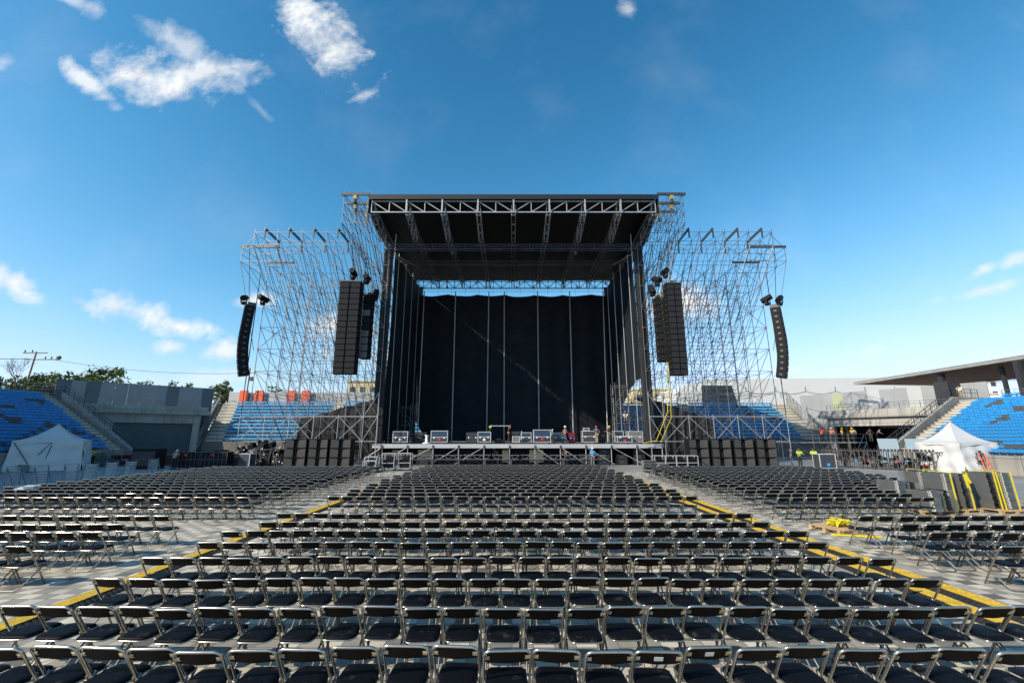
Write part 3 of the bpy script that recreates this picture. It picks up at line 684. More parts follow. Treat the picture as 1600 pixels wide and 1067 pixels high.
# black cloth covered ramps at the feet of the towers
for s, lab in ((-1,'black cloth cover sloping down to the left of the stage, behind scaffold tubes'), (1,'black cloth cover sloping down to the right of the stage, behind scaffold tubes')):
    m = MB(); n = 24; x0, x1 = .15+s*13.9, .15+s*(22.3 if s < 0 else 20.7); z0, z1 = 6.9, 4.55
    for i in range(n+1):
        u = i/n; x = x0+(x1-x0)*u; z = z0+(z1-z0)*u - .12*math.sin(u*math.pi*4)**2
        for y, zz in ((45.2,0.3),(45.0+.12*math.sin(i*2.3),z*.5),(45.25+.1*math.sin(i*1.7),z),(49.5,z+.15)): m.v.append((x,y,zz))
    for i in range(n):
        for k in range(3): b = i*4+k; m.f.append((b,b+4,b+5,b+1)); m.m.append(0)
    m.add([(x1,45.2,.3),(x1,49.5,.3),(x1,49.5,z1+.15),(x1,45.25,z1)],[(0,1,2,3)])
    single(m, 'ramp_cover', 'cloth_black_rib', lab, 'cloth cover', 'black cloth covers beside the stage', smooth=False)

# ---------------------------------------------------------------- the stage
st = thing('stage', 'black concert stage platform with pale front beam on scaffold legs', 'stage', (.4,44,0))
XL, XR = -13.9, 15.1
MB().box2((XL,43.8,1.98),(XR,59.5,2.08)).build('deck','ply',st)
MB().box2((XL,43.62,1.66),(XR,43.78,2.05)).build('front_beam','deck_edge',st)
x = -12.9
while x < 15:
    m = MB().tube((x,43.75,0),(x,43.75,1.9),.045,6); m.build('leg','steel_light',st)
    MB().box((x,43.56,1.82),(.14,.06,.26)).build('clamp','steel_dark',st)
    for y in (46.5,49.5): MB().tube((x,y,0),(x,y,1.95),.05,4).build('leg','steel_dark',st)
    x += 2.53
m = MB()
for i, (a, b) in enumerate([(-12.9,-15.2),(-10.4,-13.0),(-7.85,-10.9),(-5.3,-7.9),(-2.8,-5.6),(2.3,4.6),(4.8,7.2),(7.35,10.0),(9.9,12.8),(12.4,14.6)]):
    MB().tube((a,43.7,1.75),(b,43.2,.15),.03,5).build('raking_brace','steel_light',st)
m = MB()
for y in (46.5,49.5):
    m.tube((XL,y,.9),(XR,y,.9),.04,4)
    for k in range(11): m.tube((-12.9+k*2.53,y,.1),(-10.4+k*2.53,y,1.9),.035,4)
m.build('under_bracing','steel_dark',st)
MB().box2((XL,46.2,0),(XR,46.3,1.95)).build('shade_sheet','cloth_black',st)  # black sheet added to stand in for the shade under the deck
ux = [(-12.2,.9),(-9.6,1.5),(-1.0,.6),(1.8,1.4)]
for x, w in ux: single(MB().box2((x,45.0,.25),(x+w,45.9,1.45)), 'wrapped_crate', 'cream', ['leftmost pale crate under the stage','pale crate under the stage, second from left','small pale crate under the middle of the stage','wide pale crate under the stage right of its middle'][ux.index((x,w))], 'crate', 'pale crates under the stage')

def truss(m, a, b, h, w, bay, r=.045, rd=.03, up=Vector((0,0,1)), mirror=False, planar=False):
    a = Vector(a); b = Vector(b); d = (b-a); ln = d.length; d.normalize(); sd = d.cross(up).normalized()*w/2; n = max(1, round(ln/bay))
    offs = [Vector((0,0,0))] if planar else [sd, -sd]
    for o in offs:
        m.tube(a+o, b+o, r, 4); m.tube(a+o+up*h, b+o+up*h, r, 4)
        for i in range(n+1): p = a+d*ln*i/n+o; m.tube(p, p+up*h, rd*1.1, 4)
        for i in range(n):
            p = a+d*ln*i/n+o; q = a+d*ln*(i+1)/n+o
            if (mirror and i >= n/2) or (not mirror and i % 2): m.tube(p, q+up*h, rd, 4)
            else: m.tube(p+up*h, q, rd, 4)
    if not planar:
        for i in range(n+1): p = a+d*ln*i/n; m.tube(p+sd, p-sd, rd, 4); m.tube(p+sd+up*h, p-sd+up*h, rd, 4)
    return m
ro = thing('stage_roof', 'huge flat black stage roof with white lattice truss along its front edge', 'roof', (.15,44,22))
RX = 14.75; c0 = .15
m = MB(); nx, ny = 32, 12
def rz_(y): return 26.85 - (y-39.6)*.088
for j in range(ny+1):
    for i in range(nx+1):
        x = c0-RX+2*RX*i/nx; y = 39.5+20*j/ny; m.v.append((x,y,rz_(y)+.10*abs(math.sin(i/nx*math.pi*8))))
for j in range(ny):
    for i in range(nx): b = j*(nx+1)+i; m.f.append((b,b+1,b+nx+2,b+nx+1)); m.m.append(0)
b0 = len(m.v); m.box2((c0-RX,39.42,26.45),(c0+RX,39.5,26.98))
m.build('tarpaulin','tarp_black',ro)
for s in (-1,1):
    m = MB(); X = c0+s*(RX+.03)
    m.hexa([(X,40.3,25.0),(X,43.8,22.9),(X,59,24.0),(X,59,24.0)] + [(X+s*.03,40.3,25.0),(X+s*.03,43.8,22.9),(X+s*.03,59,24.0),(X+s*.03,59,24.0)]) if False else None
    m.prism([(X,39.5,26.85),(X,39.6,25.2),(X,43.9,23.9 if s > 0 else 24.4),(X,59.4,23.6 if s > 0 else 25.0),(X,59.4,25.4)], (s*.04,0,0))
    m.build('side_flap','tarp_black',ro)
tr = truss(MB(), (c0-14.55,39.75,25.15),(c0+14.55,39.75,25.15),1.22,.5,1.82,r=.07,rd=.05,mirror=True,planar=True); tr.build('front_truss','steel_light',ro)
for k in range(1,8):
    x = c0-14.55+k*3.64; MB().beam((x,39.45,25.1),(x,39.45,26.4),.14,.08).build('truss_joint','steel_light',ro)
for k in range(9):
    x = c0-14.5+k*3.625; xm = x*.93
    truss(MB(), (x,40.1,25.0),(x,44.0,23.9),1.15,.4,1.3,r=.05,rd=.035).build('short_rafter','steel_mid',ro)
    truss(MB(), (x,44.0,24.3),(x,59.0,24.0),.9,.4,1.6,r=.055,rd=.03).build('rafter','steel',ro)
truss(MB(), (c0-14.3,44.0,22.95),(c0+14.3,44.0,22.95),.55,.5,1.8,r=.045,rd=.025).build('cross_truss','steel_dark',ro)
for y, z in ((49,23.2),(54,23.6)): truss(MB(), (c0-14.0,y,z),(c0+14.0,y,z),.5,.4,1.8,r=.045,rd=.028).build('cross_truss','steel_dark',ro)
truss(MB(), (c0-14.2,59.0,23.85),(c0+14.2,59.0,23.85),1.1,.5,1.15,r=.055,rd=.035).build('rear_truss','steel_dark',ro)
for x, y in ((-7,47),(7.5,47)): MB().lathe((x,y,23.8),[(.22,0),(.26,.1),(.2,.35)],8).build('work_lamp','steel',ro)
m = MB()
for k in range(14):
    x = -12+k*1.85; m.tube((x,52,23.6),(x,52,22.6-.5*(k%3)),.025,4); m.box((x,52,22.5-.5*(k%3)),(.16,.16,.3))
m.build('rigging_chains','steel_dark',ro)
# small corner frames where roof meets towers
for s in (-1,1):
    m = MB(); x = c0+s*14.3
    for dx in (0,-s*1.1): m.tube((x+dx,44.3,21.6),(x+dx,44.3,25.0),.05,4)
    m.tube((x,44.3,21.6),(x-s*1.1,44.3,23.0),.04,4); m.tube((x-s*1.1,44.3,22.6),(x-s*2.3,50,23.4),.05,4); m.build('corner_bracket','alu',ro)

def curtain(name, label, P, Q, z0, z1, mt, folds=9, amp=.22, sagn=7, sagd=.5, nu=90, nv=26, edge=None, group=None, top=None, nrm=None, seed=1):
    P = Vector((*P,0)); Q = Vector((*Q,0)); d = Q-P; nn = Vector((-d.y,d.x,0)).normalized(); rs = random.Random(seed); ph = [rs.uniform(0,6) for _ in range(6)]
    m = MB()
    for j in range(nv+1):
        v = j/nv
        for i in range(nu+1):
            u = i/nu; uu = edge(u, v) if edge else u
            zt = (top(u) if top else z1) - sagd*abs(math.sin(math.pi*u*sagn))**.8
            zb = z0(u) if callable(z0) else z0
            z = zb + (zt-zb)*v
            o = amp*(math.sin(u*folds*6.283+ph[0]+.6*math.sin(v*5+ph[1])) *.55 + .35*math.sin(u*folds*2.3*6.283+ph[2]+v*2) + .7*math.sin(u*5+v*4+ph[3]) + .45*math.sin(v*7+u*11+ph[4]))
            p = P + d*uu + nn*o; m.v.append((p.x,p.y,z))
    for j in range(nv):
        for i in range(nu): b = j*(nu+1)+i; m.f.append((b,b+1,b+nu+2,b+nu+1)); m.m.append(0)
    return m
bk = thing('backdrop', 'giant black backdrop curtain with pale vertical poles at the rear of stage', 'curtain', (.2,59,2.1))
def edg(u, v):
    l = .075*max(0,1-v/.16)**1.3; r_ = .035*max(0,1-v/.14)**1.5; return l+(1-l-r_)*u
curtain('c','', (-13.45,59.1),(13.65,59.1), 2.15, 22.9, None, folds=4, amp=.22, sagn=6.5, sagd=.24, edge=edg, seed=4, nu=150, nv=40).build('curtain','cloth_black',bk,smooth=True)
for xt, xb in ((663,652),(712,705.5),(764,760),(788,787.5),(840,842.5),(890,896),(942,949.5)):
    a = at(xb,690,58.4); b = at(xt,460,58.4); MB().tube((a.x,58.3,2.1),(b.x,58.3,23.1),.085,6).build('pole','steel_light',bk)
m = MB().tube((-13,58.3,23.1),(13.3,58.3,23.1),.03,4)
for k in range(14): m.tube((-12.6+k*1.97,58.3,22.6),(-12.6+k*1.97,58.3,23.8),.022,4)
m.build('top_rail','steel',bk)
for s in (-1,1):
    side = 'left' if s < 0 else 'right'
    sc = thing('side_curtain', 'black side curtain with grey poles closing the %s side of the stage' % side, 'curtain', (c0+s*13.5,51,2.1), 0, 'side curtains of the stage')
    bot = (lambda u: 2.4) if s < 0 else (lambda u: 8.9-5.0*max(0,(u-.30))**.5 if u > .3 else 8.9+1.0*math.sin(u*12))
    if s > 0: bot = lambda u: 8.6-2.5*u+.5*math.sin(u*9) if u < .55 else 2.4+4.0*max(0,(.75-u)/.2)
    curtain('c','', (c0+s*13.35,44.3),(c0+s*13.35,59.2), bot, 23, None, folds=3, amp=.13, sagn=4, sagd=.35, top=lambda u: 22.9+1.2*u, seed=7+s, nu=80).build('curtain','cloth_black',sc,smooth=True)
    m = curtain('c','', (c0+s*13.3,44.15),(c0+s*14.35,44.15), 2.1, 23.2, None, folds=1.5, amp=.05, sagn=1, sagd=.1, nu=12, nv=30, seed=3+s); m.build('return_curtain','cloth_black_rib',sc,smooth=True)
    for y in (45.2,48.6,52,55.6): MB().tube((c0+s*12.95,y,2.1),(c0+s*12.95,y,22.9+.08*(y-44)),.04,5).build('pole','steel_light',sc)
    tt = thing('scaffold_trestle', 'grey scaffold frame standing on stage under the %s side curtain' % side, 'scaffold', (c0+s*11.8,49,2.1), 0, 'scaffold frames on stage')
    lattice(tt, [c0+s*11.3,c0+s*12.7], [47.5,49.5], [2.1,4.2,6.3,8.3] if s > 0 else [2.1,4.0,5.9], r=.04, mt='steel' if s > 0 else 'steel_dark')

# ---------------------------------------------------------------- loudspeakers
def cab(w, h, d): return MB().box((0,0,0),(w,d,h))
def array(name, label, x, y, zt, n, w, h, d, yaw, curve, group, two=True, frame=True, tone=None):
    t = thing(name, label, 'loudspeaker', (x,y,zt), yaw, group)
    if frame:
        m = MB().box((0,0,.12),(w*1.02,d*1.0,.14)); m.box((0,.15,.35),(.25,.7,.35)); m.build('rigging_frame','steel_dark',t,world=False)
    p = Vector((0,0,0)); ang = 0
    for i in range(n):
        ang = curve(i/(n-1)); ca, sa = math.cos(ang), math.sin(ang)
        M = Matrix.Rotation(ang,3,'X')       # tips the face downward
        c = p + M @ Vector((0,0,-h/2))
        def put(mb, cc, dd): mb.box(tuple(c + M @ Vector(cc)), dd, rx=ang)
        b = MB(); put(b,(0,.05,0),(w,d-.1,h*.97)); o = b.build('cabinet','cab_black',t,world=False)
        g_ = MB()
        if two:
            for sx in (-1,1): put(g_,(sx*w*.255,-d/2+.03,0),(w*.44,.07,h*.86))
        else: put(g_,(0,-d/2+.03,0),(w*.92,.07,h*.86))
        gg = g_.build('grille', (tone[i] if tone else 'grille'), o, world=False)
        for sx in (-1,1):
            hd = MB(); put(hd,(sx*(w/2+.012),.02,0),(.02,.24,h*.3)); hd.build('handle','steel_dark',o,world=False)
        p = p + M @ Vector((0,0,-h))
    return t
flat = lambda u: .01+.12*max(0,u-.75)
array('line_array','main line array of sixteen black cabinets hanging left of the stage', -16.45,41.6,18.1,16,2.1,.585,1.1, R(2), flat, 'main hanging line arrays')
array('line_array','main line array of sixteen black cabinets hanging right of the stage', 16.45,41.6,17.9,16,1.5,.58,1.1, R(-2), flat, 'main hanging line arrays')
tn = ['cab_black','cab_black','case_grey','grille','grille','case_grey','case_grey','case_grey','case_grey']
array('line_array','narrower inner array with pale patches behind the left main array', -15.15,43.2,17.2,9,.9,.74,.9, R(-8), lambda u: 0, 'inner hanging arrays', two=False, tone=tn)
array('line_array','narrower inner array behind the right main array', 15.55,43.2,16.9,9,.95,.74,.9, R(8), lambda u: 0, 'inner hanging arrays', two=False)
array('line_array','curved outer line array hanging at the far left of the scaffold', -27.3,42.6,15.9,12,1.15,.60,.9, R(-52), lambda u: .42*max(0,u-.35)-.05, 'curved outer arrays')
array('line_array','curved outer line array hanging at the far right of the scaffold', 27.4,42.6,15.7,12,1.15,.60,.9, R(52), lambda u: .42*max(0,u-.35)-.05, 'curved outer arrays')
def mover(x, y, z, yaw, tilt, label):
    t = thing('moving_light', label, 'stage light', (x,y,z), yaw, 'moving lights above the arrays')
    MB().lathe((0,0,0),[(.22,0),(.26,.05),(.26,.22),(.15,.26)],10).build('base','cab_black',t,world=False)
    m = MB().box((-.27,0,.5),(.07,.16,.55)); m.box((.27,0,.5),(.07,.16,.55)); m.box((0,0,.28),(.6,.18,.08)); m.build('yoke','cab_black',t,world=False)
    M = Matrix.Rotation(tilt,3,'X'); m = MB(); prof = [(-.42,.20),(-.2,.25),(.15,.25),(.4,.31),(.5,.31)]
    m.path([tuple(Vector((0,0,.72))+M@Vector((0,a,0))) for a in (-.5,.55)], .30, 8); m.build('head','cab_black',t,world=False)
mover(-16.3,41.3,18.5,0,R(-10),'black moving light atop the left main array'); mover(-15.2,42.2,18.3,R(40),R(35),'tilted black moving light behind the left main array top')
mover(-14.5,43.2,16.8,0,R(60),'black moving light beside the left inner array top'); mover(16.0,42.0,18.9,0,R(5),'black moving light atop the right main array')
mover(15.1,42.0,18.0,R(30),R(25),'lower black moving light left of the right main array top'); mover(14.9,43.2,17.3,R(20),R(60),'black moving light beside the right inner array top')
mover(-28.0,42.6,16.2,R(20),R(20),'moving light on top of the far left curved array'); mover(-26.5,43.4,16.4,R(-20),R(-10),'moving light clamped to the left wing pole')
mover(27.8,42.4,16.0,R(-50),R(30),'moving light on top of the far right curved array'); mover(27.0,43.2,16.3,R(40),R(-20),'moving light clamped to the right wing pole')
for a, b, l in (((-27.5,42.7,16.4),(-28.6,43.2,22.9),'cable holding up the far left curved array'), ((27.6,42.7,16.2),(28.6,43.2,22.9),'cable holding up the far right curved array'),
                ((-16.4,41.6,18.6),(-17.2,42.6,23.5),'cable holding up the left main array'), ((16.5,41.6,18.6),(17.2,42.6,23.5),'cable holding up the right main array')):
    single(MB().tube(a,b,.035,4), 'hanging_cable','steel_dark',l,'cable','cables holding the arrays')
single(MB().path([(15.6,42.8,19),(15.75,42.9,10),(15.5,43,5.2),(14.2,43.1,2.4),(12.9,43.2,2.15)],.035,4),'yellow_cable','strap_yellow','yellow cable dropping behind the right main array to the stage corner','cable')
single(MB().path([(15.7,42.8,17),(15.9,42.9,9),(15.8,43,4.6),(14.6,43.1,2.2)],.03,4),'yellow_cable','strap_yellow','thinner yellow cable running beside the other behind the right array','cable')
# subwoofers
def sub(name, label, x, y, z, w, h, d, group, flip=1):
    t = thing(name, label, 'subwoofer', (x,y,z), 0, group)
    m = MB().box2((-w/2,-d/2+.28,0),(w/2,d/2,h)); 
    for zz in (0.012,h-.03): m.box2((-w/2,-d/2,zz),(w/2,-d/2+.28,zz+.018))
    for xx in (-w/2,w/2-.03): m.box2((xx,-d/2,.03),(xx+.03,-d/2+.28,h-.03))
    m.build('cabinet','cab_black',t,world=False)
    a, b = -w*.5+.05, -w*.11; c, e = w*.11, w*.5-.05
    MB().prism([(a,-d/2+.01,.04),(b,-d/2+.10,.04),(b,-d/2+.14,.04),(a,-d/2+.05,.04)],(0,0,h-.08)).build('grille','grille_sub',t,world=False)
    MB().prism([(c,-d/2+.10,.04),(e,-d/2+.01,.04),(e,-d/2+.05,.04),(c,-d/2+.14,.04)],(0,0,h-.08)).build('grille','grille_sub',t,world=False)
HH = ['bottom','middle','top']
for i, x in enumerate((-19.95,-17.85,-15.8)):
    for k in range(3): sub('subwoofer','%s black subwoofer in the %s stack left of the stage' % (HH[k], ['outermost','middle','innermost'][i]), x, 41, .06+k*.84, [2.0,1.75,1.9][i], .83, 1.1, 'subwoofers left of the stage')
for i, x in enumerate((17.2,19.28,21.36,23.45)):
    for k in range(3): sub('subwoofer','%s subwoofer in the %s stack right of the stage' % (HH[k], ['innermost','second innermost','second outermost','outermost'][i]), x, 41, .06+k*.84, 1.8, .83, 1.1, 'subwoofers right of the stage')

# ---------------------------------------------------------------- flight cases and stage gear
def case(label, x, y, z, w, d, h, panel='case_panel', split=.5, windows=0, lidopen=0, tagc=None, group=None, cat='flight case', cast=True, trim='alu'):
    t = thing('flight_case', label, cat, (x,y,z), 0, group); z0 = .12 if cast else 0
    MB().box2((-w/2+.02,-d/2+.02,z0),(w/2-.02,d/2-.02,z0+h-.02)).build('body',panel,t,world=False)
    m = MB(); e = .05; zz = [z0, z0+h-e]
    if split: zz.append(z0+h*split)
    for q in zz:
        for yy in (-d/2,d/2-e): m.box2((-w/2,yy,q),(w/2,yy+e,q+e))
        for xx in (-w/2,w/2-e): m.box2((xx,-d/2+e,q),(xx+e,d/2-e,q+e))
    for xx in (-w/2,w/2-e):
        for yy in (-d/2,d/2-e): m.box2((xx-.004,yy-.004,z0-.004),(xx+e+.004,yy+e+.004,z0+h+.004))
    m.build('trim',trim,t,world=False)
    if windows:
        s0 = z0+h*(split or 0)+.08
        for i in range(windows):
            a = -w/2+.09+i*(w-.18)/windows; MB().box2((a+.03,-d/2+.0,s0),(a+(w-.18)/windows-.03,-d/2+.015,z0+h-.09)).build('recess','case_blue',t,world=False)
    for sx in (-1,1):
        if split: MB().box((sx*w*.3,-d/2-.015,z0+h*split-.03),(.13,.03,.13)).build('latch','label_white',t,world=False)
    if cast:
        for sx in (-1,1):
            for sy in (-1,1): MB().lathe((sx*(w/2-.12),sy*(d/2-.12),0),[(.045,0),(.06,.03),(.06,.09),(.03,.12)],8).build('castor','rubber',t,world=False)
    if tagc: MB().box((0,-d/2-.008,z0+h*.26),(.24,.012,.22)).build('sticker',tagc,t,world=False)
    if lidopen: MB().box((w/2+.12,0,z0+h*.75),(.06,d*.9,h*.62),ry=R(14)).build('open_lid','alu',t,world=False)
    return t
G1 = 'flight cases on the stage deck'; Z = 2.08
def px(x): return (x-800)/667*45.0
case('silver-edged case with pale plate, leftmost on stage', px(630.5),45.2,Z,1.55,.9,1.1, tagc='label_white', group=G1, split=.45)
case('silver-edged flight case with two windows and red sticker, left part of the stage', px(691),44.6,Z,1.7,.9,1.15, windows=2, tagc='label_red', group=G1, split=.42)
case('dark dull-edged case just left of the stage centre', px(738),46.4,Z,1.25,.8,1.0, group=G1, trim='steel_dark')
case('blue-windowed case left of stage centre beside the plank carriers', px(758),45.0,Z,1.35,.9,1.05, windows=2, tagc='label_white', group=G1)
case('small rack case with open lid right of the plank carriers', px(806),44.7,Z,.75,.7,.62, split=0, lidopen=1, group=G1, panel='case_grey')
case('tall dark case with open lid behind the small rack case', px(806),46.6,Z,.85,.8,1.1, split=0, lidopen=1, group=G1, trim='steel_dark')
case('low dark case with silver lid rim beside the large windowed case', px(822),45.8,Z,1.05,.8,1.0, windows=1, group=G1)
case('large silver-edged case with two grey windows and red sticker, mid stage', px(845),44.5,Z,1.75,.95,1.25, windows=2, tagc='label_red', group=G1, split=.42, lidopen=1)
case('dim case with a small box on it, left of the white-helmeted man', px(872),45.8,Z,1.15,.8,.98, windows=1, group=G1, trim='steel')
case('magenta red equipment case standing behind the white-helmeted man', px(894),46.4,Z,.62,.6,1.1, panel='case_red', split=.5, group=G1, cast=False, trim='case_red')
case('wide silver-edged case left of the man in slate t-shirt', px(919),45.6,Z,1.5,.9,1.15, group=G1)
case('small box set on the wide case near the red-helmeted man', px(915),45.6,Z+1.28,.6,.5,.3, split=0, group=G1, cast=False)
case('low silver-edged case with red sticker, right end of the stage front', px(968),44.4,Z,1.5,.8,.65, tagc='label_red', group=G1, split=.8)
case('long grey case at the far right end of the stage', px(988),45.3,Z,1.5,.9,1.12, group=G1, panel='case_grey')
case('dark case behind the low sticker case at the right stage end', px(966),46.2,Z,1.0,.8,1.15, group=G1)
# gear left on the deck, dark lumps between cases
def crate_dark(label, x, y, z, w, d, h, group, cat='equipment box', mt='cab_black', n=3):
    t = thing('equipment_box', label, cat, (x,y,z), 0, group)
    MB().box2((-w/2,-d/2,0),(w/2,d/2,h)).build('body',mt,t,world=False)
    m = MB()
    for k in range(n): m.box2((-w/2+.05,-d/2-.02,h*(k+.15)/n),(w/2-.05,-d/2,h*(k+.85)/n))
    m.build('front_panel','charcoal',t,world=False)
    MB().box((0,-d/2-.035,h*.5),(w*.25,.03,.04)).build('handle','steel',t,world=False); return t
for i, (x, w, h) in enumerate([(610,1.2,1.0),(655,1.6,1.15),(664,1.0,.8),(778,.7,.5),(785,.6,.35),(938,1.0,.9)]):
    crate_dark(['black box at the left end of the stage','wide black box right of the leftmost silver case','lower black box by the gap in the backdrop','small dark box left of the right plank carrier','smallest dark box beside the right plank carrier','black box behind the orange-helmeted man'][i], px(x),46.6,Z,w,.8,h,'dark boxes on the stage deck')
tt = thing('ribbon_pedestal','small pale pedestal on stage by the left gap in the backdrop','pedestal',(px(670),45.0,Z)); MB().lathe((0,0,0),[(.42,0),(.42,.08),(.16,.12),(.12,.7),(.2,.75),(.2,.85)],10).build('column','label_white',tt,world=False)
pk = single(MB().box((px(782),45.3,Z+1.78),(2.1,.22,.05)),'plank','alu','long silver plank carried overhead by the two orange-vested men','plank')
# under and in front of the stage
def truss_piece(label, x, y, z, ln, rz, group, mt='black_paint', s=.38, cat='truss'):
    t = thing('stage_truss', label, cat, (x,y,z), rz, group); m = MB()
    for yy in (-s/2,s/2):
        for zz in (0,s): m.tube((-ln/2,yy,zz+.03),(ln/2,yy,zz+.03),.028,5)
    m.build('chords',mt,t,world=False); m = MB(); n = int(ln/.42)
    for i in range(n):
        a = -ln/2+i*ln/n; b = a+ln/n
        for yy in (-s/2,s/2): m.tube((a,yy,.03 if i%2 else s+.03),(b,yy,s+.03 if i%2 else .03),.018,4)
        m.tube((a,-s/2,.03+s),(a,s/2,.03+s),.016,4)
    m.build('lacing',mt,t,world=False); return t
for i in range(8): truss_piece('grey lattice truss lying along the stage foot, %s from left' % ORD[i+1], -11.6+i*2.75,42.4,.62+.02*(i%2),2.6,R(rnd_ if False else (i%3-1)*1.2),'trusses lying along the stage foot', mt='steel')
for i in range(8): truss_piece('dark lattice truss under the raised ones at the stage foot, %s from left' % ORD[i+1], -11.3+i*2.75,42.5,.12,2.6,R((i%2)*1.5),'dark trusses at the stage foot')
for i in range(10):
    x = -12.6+i*2.5; single(MB().box2((x-.1,42.2,0),(x+.1,42.8,.6)).box2((x-.5,42.3,.56),(x+.5,42.7,.61)),'trestle','steel_dark','low trestle holding trusses at the stage foot, %s from left' % ORD[i+1],'trestle','trestles at the stage foot') if i < 9 else None
for i in range(4):
    for k in range(2+(i%2)): crate_dark('black %s box in stack %s under the right half of the stage' % (['bottom','middle','top'][k], ORD[i+1]), 7.5+i*1.75,44.6,.05+k*.52,1.15,.7,.5,'black boxes under the stage',n=2)
for i in range(3): crate_dark('dark case under the left half of the stage, %s from left' % ORD[i+1], -12.2+i*1.6,44.8,.05,1.2,.7,.95-.2*i,'dark cases under the left half of the stage')
# silver-framed wheeled racks at the head of the aisles
def rack(label, x, y, w, d, h, rz, group, fill='case_grey'):
    t = thing('wheeled_rack', label, 'rack', (x,y,.06), rz, group); m = MB(); e = .055
    for xx in (-w/2,w/2):
        for yy in (-d/2,d/2): m.box((xx,yy,h/2+.1),(e,e,h))
    for zz in (.12,h*.45,h+.08):
        for yy in (-d/2,d/2): m.box((0,yy,zz),(w-e,e,e))
        for xx in (-w/2,w/2): m.box((xx,0,zz),(e,d-e,e))
    m.build('frame','steel_light',t,world=False); MB().box((0,.05,h*.33+.1),(w-.16,d-.14,h*.5)).build('load',fill,t,world=False)
    MB().box((w*.05,-d*.1,h*.75),(w*.5,d*.5,h*.28)).build('load','cab_black',t,world=False)
    for xx in (-1,1):
        for yy in (-1,1): MB().lathe((xx*w*.44,yy*d*.4,-.06),[(.04,0),(.065,.04),(.065,.1),(.03,.13)],8).build('castor','rubber',t,world=False)
for i, (x, y, w, h) in enumerate([(-11.55,36.6,.95,1.0),(-10.3,37.2,1.0,1.25),(-9.0,37.4,1.0,1.25),(-11.2,35.2,1.0,.75)]):
    rack(['silver-framed rack, leftmost at the head of the left aisle','tall silver-framed rack in the middle of three at the left aisle','tall silver-framed rack nearest the stage centre at the left aisle','low silver-framed rack in front of the others at the left aisle'][i],x,y,w,.8,h,0,'silver-framed racks at the left aisle head',['case_grey','cab_black','cab_black','case_grey'][i])
for i in range(4): rack('silver-framed low rack at the head of the right aisle, %s from left' % ORD[i+1], 13.25+i*.98,40.0,.93,.8,.95,0,'silver-framed racks right of the stage','cab_black')
crate_dark('grey crate tipped near the right stage corner',11.9,38.6,.05,1.1,.7,.7,'crates near the right stage corner',mt='case_grey')
crate_dark('grey crate by the first low rack, right aisle head',12.6,37.0,.05,.8,.6,.5,'crates near the right stage corner',mt='case_grey')
for i, x in enumerate((8.15,8.75)): pass
# left side gear
case('grey flight case with red sticker beside the left subwoofers', -24.6,40.2,.0,2.1,1.0,1.15, tagc='label_red', split=0, panel='case_panel', group='cases beside the chair blocks')
case('grey flight case with blue sticker behind the right chair block', 27.1,38.4,.0,1.4,.9,1.2, split=0, tagc='c_blue', panel='case_panel', group='cases beside the chair blocks')
crate_dark('tall plain black case behind the kneeling white-helmeted man',-32.3,39.3,.0,2.1,1.2,1.75,None,n=1)
for i, (x, w) in enumerate(((-28.6,2.35),(-26.2,2.35))):
    t = thing('wire_cage', 'black wire-front speaker cage, %s beside the white-helmeted man' % ['nearer','farther'][i], 'cage', (x,39.2,0), 0, 'black wire cages left'); MB().box2((-w/2,-.3,.1),(w/2,.5,1.45)).build('body','cab_black',t,world=False)
    m = MB()
    for k in range(7): m.box((-w/2+.05+k*(w-.1)/6,-.33,.78),(.05,.04,1.35))
    for zz in (.12,.8,1.44): m.box((0,-.335,zz),(w,.04,.06))
    m.build('grid','steel_dark',t,world=False); MB().box((-w*.05,-.37,1.2),(.22,.03,.2)).build('sticker','label_red',t,world=False)
rp_ = random.Random(12)
for i in range(12):
    x = -28.6+i*.95+rp_.uniform(-.2,.2); hh = [1.5,1.55,1.6,1.9,2.3,2.5,2.2,1.6,1.4,1.3,1.3,1.2][i]
    if x > -25.9 and x < -23.3: yy = 42.3
    else: yy = 41.6
    t = thing('chain_motor_pile', 'heap of black rigging gear left of the stage, %s from left' % ORD[i+1], 'equipment heap', (x,yy,0), 0, 'black rigging gear heaped left of the stage')
    m = MB()
    for k in range(9): m.box((rp_.uniform(-.4,.4),rp_.uniform(-.4,.4),rp_.uniform(.2,hh-.15)),(rp_.uniform(.25,.6),rp_.uniform(.25,.6),rp_.uniform(.2,.5)),rz=rp_.uniform(0,3),rx=rp_.uniform(-.4,.4))
    m.box2((-.45,-.4,0),(.45,.4,hh*.6)); m.build('gear','cab_black',t,world=False)
    m = MB()
    for k in range(7): a = rp_.uniform(-.5,.5); b = rp_.uniform(-.5,.5); m.tube((a,-.45,rp_.uniform(.1,hh)),(b,-.45,rp_.uniform(.1,hh)),.022,4)
    m.build('tubes','steel',t,world=False)
    m = MB()
    for k in range(3): m.box((rp_.uniform(-.4,.4),-.5,rp_.uniform(.2,hh)),(.09,.04,.09))
    m.build('clips','label_white',t,world=False)
